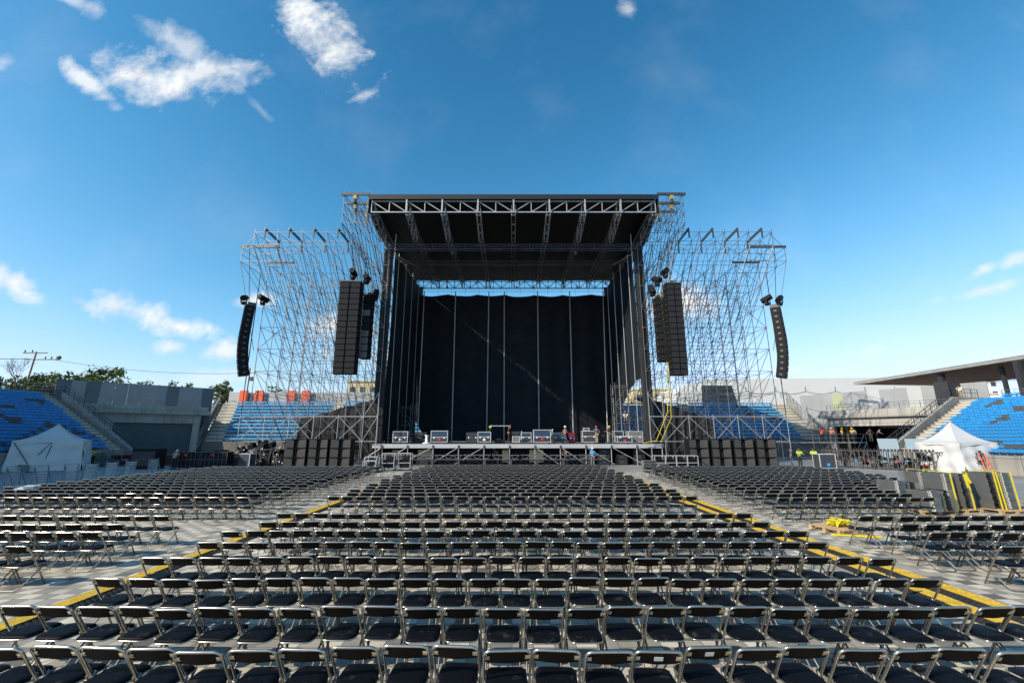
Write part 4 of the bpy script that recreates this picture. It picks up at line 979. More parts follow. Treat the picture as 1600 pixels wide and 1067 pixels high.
# stage deck stacks by the left stand, and their steps
for i, (x, y, z, w) in enumerate(((-35.2,43.6,.12,6.2),(-36.6,44.6,.62,6.4),(-35.0,43.9,.42,5.0))):
    t = thing('deck_stack','dark stack of stage decks with red edges near the shaded stand, %s' % ['lowest front','upper rear','middle'][i],'stage decks',(x,y,z),R(4),'stacks of stage decks')
    m = MB()
    for k in range(3): m.box((0,0,.05+k*.14),(w-.1*k,1.3,.09))
    m.build('decks','charcoal',t,world=False); m = MB(); [m.box((0,-.66,.05+k*.14),(w-.1*k,.04,.05)) for k in range(3)]; m.build('edge','case_red',t,world=False)
t = thing('steps','short steel steps with handrail by the shaded stand','steps',(-38.7,42.6,0)); m = MB()
for k in range(5): m.box((k*-.32,0,.22+.24*(k)),(.34,1.3,.05))
m.build('treads','steel_dark',t,world=False); m = MB()
for yy in (-.65,.65): m.tube((.5,yy,.9),(-1.4,yy,2.3),.03,5); m.tube((.5,yy,0),(.5,yy,.9),.03,5); m.tube((-1.4,yy,0),(-1.4,yy,2.3),.03,5); m.tube((.3,yy,.1),(-1.4,yy,1.3),.035,5)
m.build('handrail','steel',t,world=False)
# tents
def tent(label, x, y, rz, w, eave, peak, flap, tone='tent_white', group='white peaked tents'):
    t = thing('tent', label, 'tent', (x,y,0), rz, group); m = MB(); n = 10; h = w/2
    ring = []
    for j in range(n+1):
        u = j/n; s_ = 1-u; z = eave + (peak-eave)*(u**1.75)
        ring.append([( h*s_*cx_+0, h*s_*cy_, z) for cx_, cy_ in ((-1,-1),(0,-1),(1,-1),(1,0),(1,1),(0,1),(-1,1),(-1,0))])
    for r_ in ring: m.v.extend(r_)
    for j in range(n):
        for k in range(8): m.f.append((j*8+k, j*8+(k+1)%8, (j+1)*8+(k+1)%8, (j+1)*8+k)); m.m.append(0)
    m.build('roof',tone,t,world=False,smooth=False)
    m = MB(); e = .30
    for a, b in (((-h,-h),(h,-h)),((h,-h),(h,h)),((h,h),(-h,h)),((-h,h),(-h,-h))):
        a = Vector((*a,0))*1.01; b = Vector((*b,0))*1.01; k_ = 12; b0 = len(m.v)
        for i in range(k_+1):
            p = a.lerp(b,i/k_); drop = e*(.75+.25*math.cos(i/k_*2*math.pi)); m.v.append((p.x,p.y,eave+.01)); m.v.append((p.x*1.01,p.y*1.01,eave-drop))
        for i in range(k_): m.f.append((b0+2*i,b0+2*i+1,b0+2*i+3,b0+2*i+2)); m.m.append(0)
    m.build('valance',tone,t,world=False)
    rs = random.Random(int(abs(x)*10))
    for q, (a, b) in enumerate((((-h,-h),(h,-h)),((h,-h),(h,h)),((h,h),(-h,h)),((-h,h),(-h,-h)))):
        if q == flap: continue
        m = MB(); a = Vector((*a,0)); b = Vector((*b,0)); nn = Vector((b.y-a.y,-(b.x-a.x),0)).normalized(); k_, j_ = 26, 12
        for j in range(j_+1):
            v = j/j_
            for i in range(k_+1):
                u = i/k_; out = (.45*(1-v)**1.3)*math.sin(math.pi*u)**.5*.6 + .07*math.sin(u*19+v*3+q)*(1-v*.6) + .05*math.sin(u*7+v*9+q*2) + .04*math.sin(v*14-u*5)
                p = a.lerp(b,u) - nn*(-out*.8); sp_ = 1+.10*(1-v)
                m.v.append((p.x*sp_, p.y*sp_, .03+(eave-.06)*v))
        for j in range(j_):
            for i in range(k_): b0 = j*(k_+1)+i; m.f.append((b0,b0+1,b0+k_+2,b0+k_+1)); m.m.append(0)
        m.build('side_panel',tone,t,world=False,smooth=True)
    m = MB()
    for sx, sy in ((-1,-1),(1,-1),(1,1),(-1,1)): m.path([(sx*h*(1-j/n)*1.004, sy*h*(1-j/n)*1.004, eave+.012+(peak-eave)*((j/n)**1.75)) for j in range(n+1)], .022, 4)
    m.build('ridge_seams','case_grey_l',t,world=False)
    for sx in (-1,1):
        for sy in (-1,1): MB().box((sx*(h-.05),sy*(h-.05),eave/2),(.08,.08,eave)).build('pole','alu',t,world=False)
    return t, h
t, h = tent('large white peaked tent standing in shade in front of the left stand', -39.6,38.0,R(37),4.1,2.45,3.85,9)
# taped seams on its front
m = MB()
for a, b in (((-1.95,2.3),(-.9,.65)),((-.9,.65),(.2,2.3)),((.2,2.1),(-.1,.1))): m.tube((a[0],-h-.10,a[1]),(b[0],-h-.32,b[1]),.03 if a[0] < .1 else .02,4)
m.build('strap','charcoal',t,world=False); MB().box((-1.0,-h-.75,.3),(.55,.3,.6)).build('bin','case_grey',t,world=False)
tent('sunlit white peaked tent in front of the right stand, an orange hand truck before it', 35.9,35.6,R(6),3.3,2.3,3.95,9, group='white peaked tents')
# orange hand truck
t = thing('hand_truck','orange hand truck leaning on the sunlit tent','hand truck',(35.4,33.0,0),R(-10)); m = MB()
for xx in (-.22,.22): m.path([(xx,-.1,.12),(xx*1.0,.12,.9),(xx*.95,.3,1.55)],.03,6)
for k in range(4): m.tube((-.22,-.08+k*.1,.2+k*.33),(.22,-.08+k*.1,.2+k*.33),.022,5)
m.build('frame','orange',t,world=False); MB().box((0,-.3,.06),(.55,.35,.03)).build('toe_plate','orange',t,world=False)
for xx in (-.3,.3): MB().path([(xx-.04,0,.14),(xx+.04,0,.14)],.14,10).build('wheel','rubber',t,world=False)
# leaning plywood board
t = thing('plywood_board','brown plywood board leaning on a stand at the right edge','board',(36.2,30.3,0),R(-60)); MB().box((0,0,.62),(1.5,.07,1.5),rx=R(-28)).build('board','wood_brown',t,world=False); MB().tube((0,.75,0),(0,.2,1.0),.04,4).build('prop','wood',t,world=False)
# perspex sheets
for i, (x, y) in enumerate(((35.6,41.5),(37.4,40.6))):
    single(MB().box((x,y,1.5),(1.5,.05,2.2),rx=R(-12),rz=R(-25)),'plastic_sheet','glass_sheet',['clear plastic sheet leaning left of the sunlit tent','bluish plastic sheet touching the sunlit tent'][i],'plastic sheet')
# black truss dollies in a line
for i in range(11):
    u = i/10; x = 29.6+(35.6-29.6)*u; y = 41.2-(41.2-34.0)*u; rz = math.atan2(34.0-41.2, 6.0)
    t = thing('truss_dolly','black framed truss dolly in the long row before the right stand, %s from left' % ORD[i+1],'dolly',(x,y,.02),rz,'row of black truss dollies'); m = MB(); w = .92; d = .75; hh = 1.45
    for xx in (-w/2,-w/6,w/6,w/2):
        for yy in (-d/2,d/2): m.box((xx,yy,hh/2+.1),(.055,.055,hh))
    for zz in (.12,.8,hh+.08):
        for yy in (-d/2,d/2): m.box((0,yy,zz),(w,.05,.05))
        for xx in (-w/2,w/2): m.box((xx,0,zz),(.05,d,.05))
    m.beam((-w/2,-d/2-.03,.15),(0,-d/2-.03,hh),.045); m.beam((w/2,-d/2-.03,.15),(0,-d/2-.03,hh),.045); m.build('frame','black_rail',t,world=False)
    m = MB()
    for k in range(5): m.box((rp_.uniform(-.35,.35),rp_.uniform(-.2,.2),rp_.uniform(.3,1.3)),(.3,.4,.3),rz=rp_.random())
    m.build('load','cab_black',t,world=False)
    m = MB()
    for k in range(4): m.lathe((-.35+k*.23,-.1,hh+.12),[(.06,0),(.09,.05),(.07,.14)],6)
    m.build('castors','rubber',t,world=False)
    MB().box((rp_.uniform(-.3,.3),-d/2-.06,rp_.uniform(.5,1.2)),(.14,.02,.1)).build('tag','label_red' if i % 2 else 'c_blue',t,world=False)
# crowd barriers lying tilted, left
for i, (x_, y_, rz) in enumerate(((17,757,75),(60,757,66),(107,751,50),(138,747,33),(170,743,24),(200,740,18),(238,734,60))):
    p = at(x_,y_,30.0); Yp = 2.77*667/(y_-682); X = (x_-800)/667*Yp*.99
    Yp = [25.3,25.6,27.2,28.6,30.3,31.5,34.5][i]; X = (x_-800)/667*(Yp*.976-.6)
    t = thing('crowd_barrier','grey crowd barrier standing on shaded ground, %s from the left edge' % ORD[i+1],'barrier',(X,Yp,0),R(rz),'crowd barriers left of the chairs'); m = MB(); w = .62
    m.path([(-w/2,0,.05),(-w/2,.12,1.12),(w/2,.12,1.12),(w/2,0,.05)],.03,5); m.build('frame','steel',t,world=False)
    m = MB(); 
    for k in range(7): m.box((0,.02+k*.014,.2+k*.13),(w-.04,.02,.085))
    m.build('panel','panel_light',t,world=False); MB().box((0,-.35,.06),(w,.7,.05)).build('foot_plate','panel_light',t,world=False)
    m = MB(); [m.tube((xx,-.68,.08),(xx,.10,1.0),.025,4) for xx in (-w/2+.04,w/2-.04)]; m.build('strut','steel',t,world=False)
# scaffold access platform before the right gate
t = thing('access_platform','low scaffold platform with railings in front of the open gate','platform',(39,55,0),0); xs = [30.5+2.2*i for i in range(7)]
zs = [.2,1.1,2.0]; m = MB()
for x in xs:
    for y in (54,56): MB().tube((x,y,0),(x,y,3.15 if x > 33 else 2.2),.045,5).build('upright','steel',t)
for z in zs + [2.6,3.1]:
    for y in (54,56): m.tube((xs[0] if z < 2.1 else xs[2],y,z),(xs[-1],y,z),.035,4)
for i in range(len(xs)-1): m.tube((xs[i],54,.2 if i%2 else 2),(xs[i+1],54,2 if i%2 else .2),.032,4)
m.build('rails','steel',t); MB().box2((xs[0],53.9,2.02),(xs[-1],56.1,2.1)).build('deck','steel_light',t)
m = MB(); m.tube((xs[-1],54,2.1),(xs[-1]-2.8,52,0),.05,4); m.tube((xs[-1]-.2,54,3.0),(xs[-1]-3.0,52,1.0),.035,4); m.build('stair_rail','steel_light',t)
# pallet with yellow straps
def pallet(label, x, y, rz, group='wooden pallets', straps=False, pw=1.2, pd=1.0, name='pallet'):
    t = thing('pallet', label, 'pallet', (x,y,.006), rz, group); m = MB()
    for k in range(7): m.box((-pw/2+.05+k*(pw-.1)/6,0,.13),(.10,pd,.02))
    for yy in (-pd/2+.05,0,pd/2-.05): m.box((0,yy,.11),(pw,.09,.02))
    m.build('top_boards','wood',t,world=False); m = MB()
    for yy in (-pd/2+.05,0,pd/2-.05):
        for xx in (-pw/2+.07,0,pw/2-.07): m.box((xx,yy,.06),(.13,.09,.08))
        m.box((0,yy,.012),(pw,.09,.02))
    m.build('blocks','wood',t,world=False); return t
pallet('upper wooden pallet carrying a heap of yellow straps in the right aisle',9.85,13.75,R(14)); 
single(MB().box2((9.2,12.9,.002),(10.6,12.96,.06)) if False else MB().tube((9.15,13.15,.03),(10.35,12.85,.03),.03,5),'strap_roll','strap_yellow','yellow strap lying along the front of the strap-laden pallet','strap')
m = MB(); rs_ = random.Random(2)
for k in range(15):
    pts = [(9.85+rs_.uniform(-.30,.30), 13.75+rs_.uniform(-.26,.26), .16+rs_.uniform(.0,.20)) for _ in range(5)]
    for a, b in zip(pts, pts[1:]): m.beam(a,b,.05,.012)
single(m,'strap_heap','strap_yellow','tangled heap of yellow ratchet straps on the pallet in the right aisle','straps')
# folded chairs stacked flat on pallets
fc = MB(); fc.path([(-.21,-.42,0),(-.21,.36,.004),(-.16,.43,.004),(.16,.43,.004),(.21,.36,.004),(.21,-.42,0)],.0125,5); fc.path([(-.19,-.40,.0),(-.19,.2,.0),(.19,.2,.0),(.19,-.40,.0)],.010,4)
fs = MB(); fs.mi = 0; fs.tiled(fc,0,0,0); fs.mi = 1; fs.box((0,-.08,.002),(.37,.40,.020)); fs.box((0,.33,.004),(.40,.15,.018))
fme = fs.mesh('folded_chair', ['chrome_far','folded_black'])
stacks = [  # x, y, layers, label, lean
 (14.15,16.6,20,'low stack at the left front',0),(14.68,16.65,20,'low stack second from left',.0),(14.0,17.75,27,'left rear stack',0),(14.55,17.8,25,'second rear stack',0),
 (15.35,17.2,36,'left side of the strapped left pallet',.0),(15.95,17.2,36,'right side of the strapped left pallet',0),(15.35,18.15,36,'rear left of the strapped left pallet',0),
 (17.0,17.2,37,'left side of the strapped right pallet',0),(17.55,17.2,37,'right side of the strapped right pallet',0)]
stacks = [(s_[0]+1.05,)+s_[1:] for s_ in stacks]
rs_ = random.Random(9)
for si, (x, y, n, lab, ln_) in enumerate(stacks):
    for k in range(n):
        o = bpy.data.objects.new('folded_chair', fme); C.objects.link(o)
        o.location = (x+rs_.uniform(-.012,.012)+.0022*k, y+rs_.uniform(-.015,.015)+.004*k, .17+k*.0345); o.rotation_euler = (0,0,(math.pi/2*0 if si%2 else math.pi)+rs_.uniform(-.02,.02)+R(6))
        tag(o, 'folded black chair in the %s, %s layer up' % (lab, ORD[k+1]), 'folded chair', 'folded chairs in the %s' % lab)
for i, (x, y, pw) in enumerate(((15.4,17.2,1.5),(16.7,17.5,1.35),(18.33,17.3,1.35))): pallet(['wooden pallet under the low folded-chair stacks','wooden pallet under the strapped left chair stacks','wooden pallet under the strapped right chair stacks'][i],x,y,R(6),'pallets under folded chairs',pw=pw,pd=1.6)
def strap(label, x, y0, y1, zt, lean=.10):
    x += 1.05
    m = MB(); P = [(x+.02,y0-.03,.14),(x+lean,y0+.10,zt),(x+lean,y1,zt+.03),(x,y1+.1,.14)]
    for a, b in zip(P,P[1:]): m.beam(a,b,.055,.012,up=(0,1,0) if abs(b[2]-a[2]) > .3 else (0,0,1))
    return single(m,'ratchet_strap','strap_yellow',label,'strap','yellow straps round the chair stacks')
strap('yellow strap round the left edge of the strapped chair stacks',15.38,16.72,18.6,1.44); s2 = strap('thick bunched yellow strap between the two strapped chair pallets',15.98,16.70,18.5,1.44)
strap('yellow strap with ratchet on the right chair pallet',17.0,16.70,17.8,1.47); strap('yellow strap second of a close pair on the right chair pallet',17.12,16.68,17.8,1.47,.06); strap('yellow strap nearest the right edge of the chair stacks',17.62,16.68,17.8,1.47)
m = MB()
for k in range(6): a = (16.91+rs_.uniform(-.05,.05),16.66,1.40); b = (16.91+rs_.uniform(-.10,.16),16.6,.85+rs_.uniform(-.1,.3)); m.beam(a,b,.05,.012,up=(0,1,0))
single(m,'strap_bundle','strap_yellow','bundle of spare yellow strap hanging on the chair stacks','strap')
# the lone chairs standing right of the stacks come with the rows; cable ramps along the aisles
def ramp_seg(name, label, group, solid=False):
    t = thing('cable_ramp', label, 'cable ramp', (0,0,-50), 0, group); L_ = .90
    m = MB().prism([(-.26,0,.002),(-.13,0,.062),(.13,0,.062),(.26,0,.002)],(0,L_*.99,0))
    for k in range(9):
        for sx in (-1,1): m.box((sx*.205,.05+k*.1,.03),(.09,.045,.028),ry=sx*R(24))
    m.build('body','ramp_black',t,world=False)
    m = MB(); w = .135
    m.box2((-w,.004,.064),(w,L_-.012,.074))
    for i in range(6):
        for j in range(18): m.box((-w+.025+i*(2*w-.05)/5+(.012 if j%2 else -.012), .04+j*.048, .0755),(.026,.012,.004),rz=R(35 if (i+j)%2 else -35))
    m.build('lid','yellow',t,world=False); return t
r0 = ramp_seg('', 'yellow-lidded black cable ramp segment in the line left of the centre block', 'cable ramps in the left aisle'); first = True
def run(root, x, ya, yb, label, group, wob=.02, sx=1.0, seed=1, gapp=0):
    global r0
    q = random.Random(seed); y = ya; lst = []; lab0 = label
    while y < yb:
        if not (gapp and q.random() < gapp):
            lst.append((x+q.uniform(-wob,wob), y, q.uniform(-.015,.015)))
        y += .9
    for i, (X, Y, a) in enumerate(lst):
        label = lab0 + ', %s from the front' % ORD[i+1]
        if root.location.z < -40: root.location = (X,Y,.004); root.rotation_euler = (0,0,a); root['label'] = label; root['group'] = group
        else: copy_thing(root,(X,Y,.004),a,label,group)
run(r0,-7.42,3.2,32,'yellow-lidded cable ramp segment left of centre block','cable ramps in the left aisle',seed=1)
run(r0,7.98,3.2,32,'cable ramp segment, outer yellow line right of centre block','outer cable ramps in the right aisle',seed=2)
run(r0,7.36,3.4,32,'cable ramp segment, inner yellow line right of centre block','inner cable ramps in the right aisle',seed=3)
# clothes and bits left on chairs
single(MB().box((-18.9,17.5,.80),(.55,.5,.10),rx=R(12)).box((-18.7,17.4,.86),(.3,.35,.08),rz=.5),'white_cloth','tent_white','white plastic sheet thrown over chair backs at the left edge','cloth')

# ---------------------------------------------------------------- people
BASEJ = dict(pelvis=(0,0,.95), waist=(0,-.01,1.10), chest=(0,0,1.32), neck=(0,.01,1.47), chin=(0,.02,1.55), head=(0,.02,1.65), crown=(0,.005,1.735), nose=(0,.115,1.63),
  shl=(-.185,0,1.41), ell=(-.245,-.02,1.13), wrl=(-.255,.05,.90), shr=(.185,0,1.41), elr=(.245,-.02,1.13), wrr=(.255,.05,.90),
  hil=(-.095,0,.90), knl=(-.105,.02,.50), anl=(-.11,-.02,.09), tol=(-.125,.14,.035), hir=(.095,0,.90), knr=(.105,.02,.50), anr=(.11,-.02,.09), tor=(.125,.14,.035))
RAD = dict(pelvis=.135, waist=.12, chest=.145, neck=.058, chin=.062, head=.088, crown=.06, nose=.012, sh=.062, el=.043, wr=.03, hi=.088, kn=.058, an=.042, to=.034)
EDG = [('pelvis','waist'),('waist','chest'),('chest','neck'),('neck','chin'),('chin','head'),('head','crown')] + [e for s in 'lr' for e in ((('chest','sh'+s)),('sh'+s,'el'+s),('el'+s,'wr'+s),('pelvis','hi'+s),('hi'+s,'kn'+s),('kn'+s,'an'+s),('an'+s,'to'+s))]
def skin(joints, edges, rad, root='pelvis', sub=1):
    names = []
    for a, b in edges:
        for k in (a, b):
            if k not in names: names.append(k)
    me = bpy.data.meshes.new('skin'); me.from_pydata([joints[k] for k in names], [(names.index(a), names.index(b)) for a, b in edges], [])
    o = bpy.data.objects.new('skin', me); C.objects.link(o); md = o.modifiers.new('s','SKIN'); md.use_smooth_shade = True
    for i, k in enumerate(names):
        r = rad[k] if k in rad else rad[k[:2]]; rr = r if isinstance(r, tuple) else (r, r)
        sv = me.skin_vertices[0].data[i]; sv.radius = rr; sv.use_root = k == root
    if sub: o.modifiers.new('u','SUBSURF').levels = sub
    dg = bpy.context.evaluated_depsgraph_get(); dg.update(); out = bpy.data.meshes.new_from_object(o.evaluated_get(dg)); bpy.data.objects.remove(o); bpy.data.meshes.remove(me)
    return out
def pose_mesh(P):
    J = dict(BASEJ); J.update(P); E_ = list(EDG); rad = dict(RAD)
    for s in 'lr':
        e, w = Vector(J['el'+s]), Vector(J['wr'+s]); d = (w-e).normalized(); sd = d.cross(Vector((0,1,0)) if abs(d.y) < .8 else Vector((0,0,1))).normalized(); dn = d.cross(sd)
        pm_ = w + d*.055; J['pa'+s] = tuple(pm_); E_.append(('wr'+s,'pa'+s)); rad['pa'] = .027
        for i, (off, ln) in enumerate(((-.030,.062),(-.010,.078),(.010,.074),(.028,.056))):
            a = pm_ + sd*off + d*.022; b = a + d*ln*.55; c = b + d*ln*.35 + dn*ln*.35
            for n_, p_ in (('f%da'%i,a),('f%db'%i,b),('f%dc'%i,c)): J[n_+s] = tuple(p_); rad[n_+s] = .0088
            E_ += [('pa'+s,'f%da'%i+s),('f%da'%i+s,'f%db'%i+s),('f%db'%i+s,'f%dc'%i+s)]
        a = w + d*.03 + sd*-.028; b = a + d*.03 + sd*-.028; J['tha'+s] = tuple(a); J['thb'+s] = tuple(b); rad['tha'+s] = .011; rad['thb'+s] = .009; E_ += [('wr'+s,'tha'+s),('tha'+s,'thb'+s)]
    body = skin(J, E_, rad)
    # face: nose, ears and eye sockets joined into the same mesh
    h = Vector(J['head']); c = Vector(J['chin']); upv = (h-c).normalized(); ff = Vector(P.get('face',(0,1,0))); rt_ = ff.cross(upv)
    mb = MB(); mb.v = [tuple(v.co) for v in body.vertices]; mb.f = [tuple(p.vertices) for p in body.polygons]; mb.m = [0]*len(mb.f)
    mb.lathe(tuple(h+ff*.085+upv*-.02),[(.006,.03),(.012,0),(.016,-.018),(.004,-.024)][::-1],6)
    for q in (-1,1): mb.lathe(tuple(h+rt_*.087*q-upv*.02),[(.008,-.03),(.016,-.01),(.018,.02),(.008,.03)],6)
    parts = dict(body=mb.mesh('body','skin',smooth=True))
    infl = lambda k, f, a=0: {n_: tuple([q*f+a]*2) for n_, q in k.items()}
    up_e = [('pelvis','waist'),('waist','chest')] + [('chest','sh'+s) for s in 'lr'] + [('sh'+s,'sl'+s) for s in 'lr']
    for s in 'lr': J['sl'+s] = tuple(Vector(J['sh'+s]).lerp(Vector(J['el'+s]),.8))
    parts['shirt'] = skin(J, up_e, dict(pelvis=(.165,.125), waist=(.158,.12), chest=(.178,.132), sh=.078, sl=.064))
    tr_e = [('pelvis','hil'),('pelvis','hir')] + [e for s in 'lr' for e in (('hi'+s,'kn'+s),('kn'+s,'an'+s))]
    parts['trousers'] = skin(J, tr_e, dict(pelvis=(.15,.12), hi=.105, kn=.074, an=.062))
    sm = {}
    for s in 'lr': J['sk'+s] = tuple(Vector(J['hi'+s]).lerp(Vector(J['kn'+s]),.85))
    parts['shorts'] = skin(J, [('pelvis','hil'),('pelvis','hir'),('hil','skl'),('hir','skr')], dict(pelvis=(.15,.12), hi=.105, sk=.09))
    m = MB()
    for s in 'lr':
        a, t_ = Vector(J['an'+s]), Vector(J['to'+s]); m.path([a+Vector((0,0,.03)), a-Vector((0,0,.02)), a.lerp(t_,.5), t_],.052,8,r2=.036)
    parts['boots'] = m.mesh('boots','rubber',smooth=True)
    ups = upv
    def dome(rx, rz, zc, n=12, rings=5, brim=.0):
        m = MB(); M = Matrix(((rt_.x,ff.x,ups.x),(rt_.y,ff.y,ups.y),(rt_.z,ff.z,ups.z))); o0 = h + ups*zc
        prof = [(rx*math.cos(t), rz*math.sin(t)) for t in [math.pi/2*i/rings for i in range(rings+1)]]
        if brim: prof = [(rx+brim,-.012),(rx+brim,0)] + prof
        tmp = MB().lathe((0,0,0), [(max(r_,.004), z_) for r_, z_ in prof], n)
        m.add([tuple(o0 + M @ Vector((v[0], v[1]*1.12+(.02 if (brim and v[1] > 0 and v[2] <= .001) else 0), v[2]))) for v in tmp.v], tmp.f); return m
    parts['helmet'] = dome(.118,.125,.02,brim=.02).mesh('helmet','c_white',smooth=True)
    parts['hair'] = dome(.098,.105,.0).mesh('hair','hair',smooth=True)
    # an open waistcoat over the shirt
    parts['vest'] = skin(J, [('pelvis','waist'),('waist','chest')], dict(pelvis=(.175,.135), waist=(.172,.135), chest=(.195,.147)))
    return parts
POSES = dict(
  stand={}, hips=dict(ell=(-.34,-.08,1.16), wrl=(-.20,.06,.98), elr=(.34,-.08,1.16), wrr=(.20,.06,.98)),
  walk=dict(knl=(-.10,.22,.52), anl=(-.11,.18,.12), tol=(-.12,.34,.06), knr=(.10,-.04,.50), anr=(.11,-.34,.14), tor=(.12,-.22,.04), ell=(-.25,-.16,1.16), wrl=(-.25,-.02,.94), elr=(.25,.10,1.15), wrr=(.22,.30,1.02)),
  reach=dict(ell=(-.24,.16,1.22), wrl=(-.16,.40,1.24), elr=(.25,.14,1.20), wrr=(.16,.38,1.20)),
  overhead=dict(ell=(-.26,.14,1.58), wrl=(-.22,.16,1.80), elr=(.26,.14,1.58), wrr=(.22,.16,1.80), knl=(-.10,.12,.50), anl=(-.11,.16,.10), tol=(-.12,.32,.04), anr=(.11,-.20,.10), tor=(.12,-.06,.035)),
  lean=dict(waist=(0,.06,1.09), chest=(0,.18,1.27), neck=(0,.28,1.39), chin=(0,.33,1.45), head=(0,.38,1.54), crown=(0,.40,1.62), shl=(-.18,.22,1.36), shr=(.18,.22,1.36), ell=(-.24,.36,1.14), wrl=(-.16,.52,1.05), elr=(.24,.36,1.14), wrr=(.16,.52,1.05)),
  kneel=dict(pelvis=(0,0,.50), waist=(0,.03,.66), chest=(0,.08,.88), neck=(0,.12,1.02), chin=(0,.14,1.10), head=(0,.16,1.20), crown=(0,.15,1.285), shl=(-.19,.09,.97), shr=(.19,.09,.97), ell=(-.26,.10,.72), wrl=(-.20,.30,.58), elr=(.26,.10,.72), wrr=(.20,.30,.58),
    hil=(-.10,.02,.46), knl=(-.16,.38,.52), anl=(-.14,.30,.09), tol=(-.15,.46,.035), hir=(.10,.02,.46), knr=(.14,.30,.10), anr=(.13,-.12,.09), tor=(.13,-.02,.03)))
PM = {}
ncount = 0
def person(label, x, y, z, rz, pose='stand', shirt='c_grey', trousers='c_dark', helmet=None, vest=None, shorts=False, group=None, scale=1.0):
    if pose not in PM: PM[pose] = pose_mesh(POSES[pose])
    t = thing('person', label, 'person', (x,y,z), rz, group); t.scale = (scale,)*3
    cl = dict(body='skin', shirt=shirt, boots='rubber')
    cl['shorts' if shorts else 'trousers'] = trousers
    if helmet: cl['helmet'] = helmet
    else: cl['hair'] = 'hair'
    if vest: cl['vest'] = vest
    for k, mtn in cl.items():
        o = bpy.data.objects.new(k, PM[pose][k]); C.objects.link(o); o.parent = t
        if k != 'body' or True:
            if not o.data.materials: o.data.materials.append(MT[mtn])
            o.material_slots[0].link = 'OBJECT'; o.material_slots[0].material = MT[mtn]
    return t
D = math.pi
sx_ = lambda x, Y, z=1.0: (x-800)/667*(Y*math.cos(TH)+(z-CAMZ)*math.sin(TH))
Zs = 2.08
person('man in slate t-shirt, patterned shorts and red helmet standing on stage', sx_(932,44.6,3),44.6,Zs,R(8),'hips','c_slate','c_khaki','c_red',shorts=True)
person('man in dark clothes and orange helmet pulling cable on the right of the stage', sx_(952.5,45,3),45.0,Zs,R(35),'reach','c_dark','c_grey','c_amber')
person('white-helmeted man with orange vest walking mid stage', sx_(883,45.2,3),45.2,Zs,R(-70),'walk','c_grey','c_slate','c_white','c_orange_v')
person('left plank carrier in orange vest and yellow-green helmet', sx_(765,45.3,3),45.9,Zs,R(-90),'overhead','c_dark','c_dark','c_lime','c_orange_v',group='plank carriers on stage')
person('right plank carrier in orange vest striding mid stage', sx_(795,45.3,3),45.3,Zs,R(-90),'overhead','c_dark','c_dark',None,'c_orange_v',group='plank carriers on stage')
person('worker in white crouching in the right side scaffold on stage', sx_(977,49,3.5),48.5,4.25,R(160),'kneel','c_white','c_grey','c_white')
person('man in bright blue t-shirt and white helmet before the stage front', sx_(926,41.4,1),41.4,0,R(5),'stand','c_blue','c_grey','c_white')
person('red-capped person bending under the stage front', sx_(884,44.2,1),44.2,0,R(150),'lean','c_khaki','c_dark','c_red')
person('worker in blue cap deep under the stage, left of centre', sx_(778,44.6,1),44.6,0,R(100),'lean','c_dark','c_dark','c_blue')
person('white-helmeted man in grey top squatting by the black cages at left', sx_(272,38.2,.8),38.2,0,R(20),'lean','c_khaki','c_dark','c_white')
person('dark-clothed worker with back turned beside the grey flight case, left', sx_(377,40.4,.8),39.6,0,R(10),'lean','c_dark','c_dark')
person('man in lime vest and cap beside the shaded tent', sx_(146,41.5,1),41.5,0,R(-60),'reach','c_lime','c_dark','c_dark')
person('yellow-helmeted worker half hidden behind gear left of the subwoofers', sx_(441,43,1.5),42.6,0,R(30),'stand','c_dark','c_dark','c_amber')
person('blue-helmeted worker half hidden behind gear left of the subwoofers', sx_(429,43,1.5),42.8,0,R(-30),'stand','c_dark','c_dark','c_blue')
person('dark silhouette of a person at the railing, extreme top left of the stand', -60.0,49.8,7.95,R(-120),'stand','c_dark','c_dark')
person('lime-vested worker left of the pair by the right flight case', sx_(1249,40.5,1),40.5,0,R(180),'reach','c_lime','c_dark',None)
person('lime-vested worker right of the pair by the right flight case', sx_(1269.5,40.5,1),40.3,0,R(150),'reach','c_lime','c_dark',None)
person('person in blue overalls behind the right subwoofers', sx_(1236,41.5,1),41.5,0,R(60),'stand','c_jeans','c_jeans',None)
person('dark-clothed worker in the foot of the right scaffold wing', sx_(1208,46,2.5),46.6,1.2,R(-30),'reach','c_dark','c_dark',None)
for i, (x, pose, sh, he, ve, lab, rz) in enumerate([
    (1282,'reach','c_red',None,'c_orange_v','worker in orange vest alone at the left end of the platform',-60),
    (1302,'hips','c_orange_v','c_white',None,'worker in orange shirt and white helmet at the left gate edge',120),
    (1323,'stand','c_amber','c_amber',None,'left one of two workers in yellow jackets before the gate',-150),
    (1329,'reach','c_amber','c_amber',None,'right one of two workers in yellow jackets before the gate',170),
    (1334,'stand','c_grey','c_white','c_lime','worker in green vest and white helmet before the gate',-80),
    (1342,'stand','c_blue',None,None,'worker in light blue shirt right of the green vest',100),
    (1357,'hips','c_dark',None,None,'worker in dark shirt and pale trousers before the gate',140),
    (1372,'lean','c_khaki',None,None,'worker in khaki holding tubes, rightmost before the gate',-120)]):
    person(lab, sx_(x,55,3), 54.7+(i%3)*.5, 2.1, R(rz), pose, sh, 'c_dark' if i != 6 else 'c_khaki', he, ve, group='workers on the platform before the gate')
person('person in white shirt and black cap on the upper deck by the dark wall', sx_(1501,47.5,7.5),47.6,6.67,R(100),'stand','c_white','c_khaki','c_dark')
person('person in high-visibility vest behind the plastic sheets', sx_(1437,42.4,1.5),42.4,0,R(160),'lean','c_lime','c_dark',None)

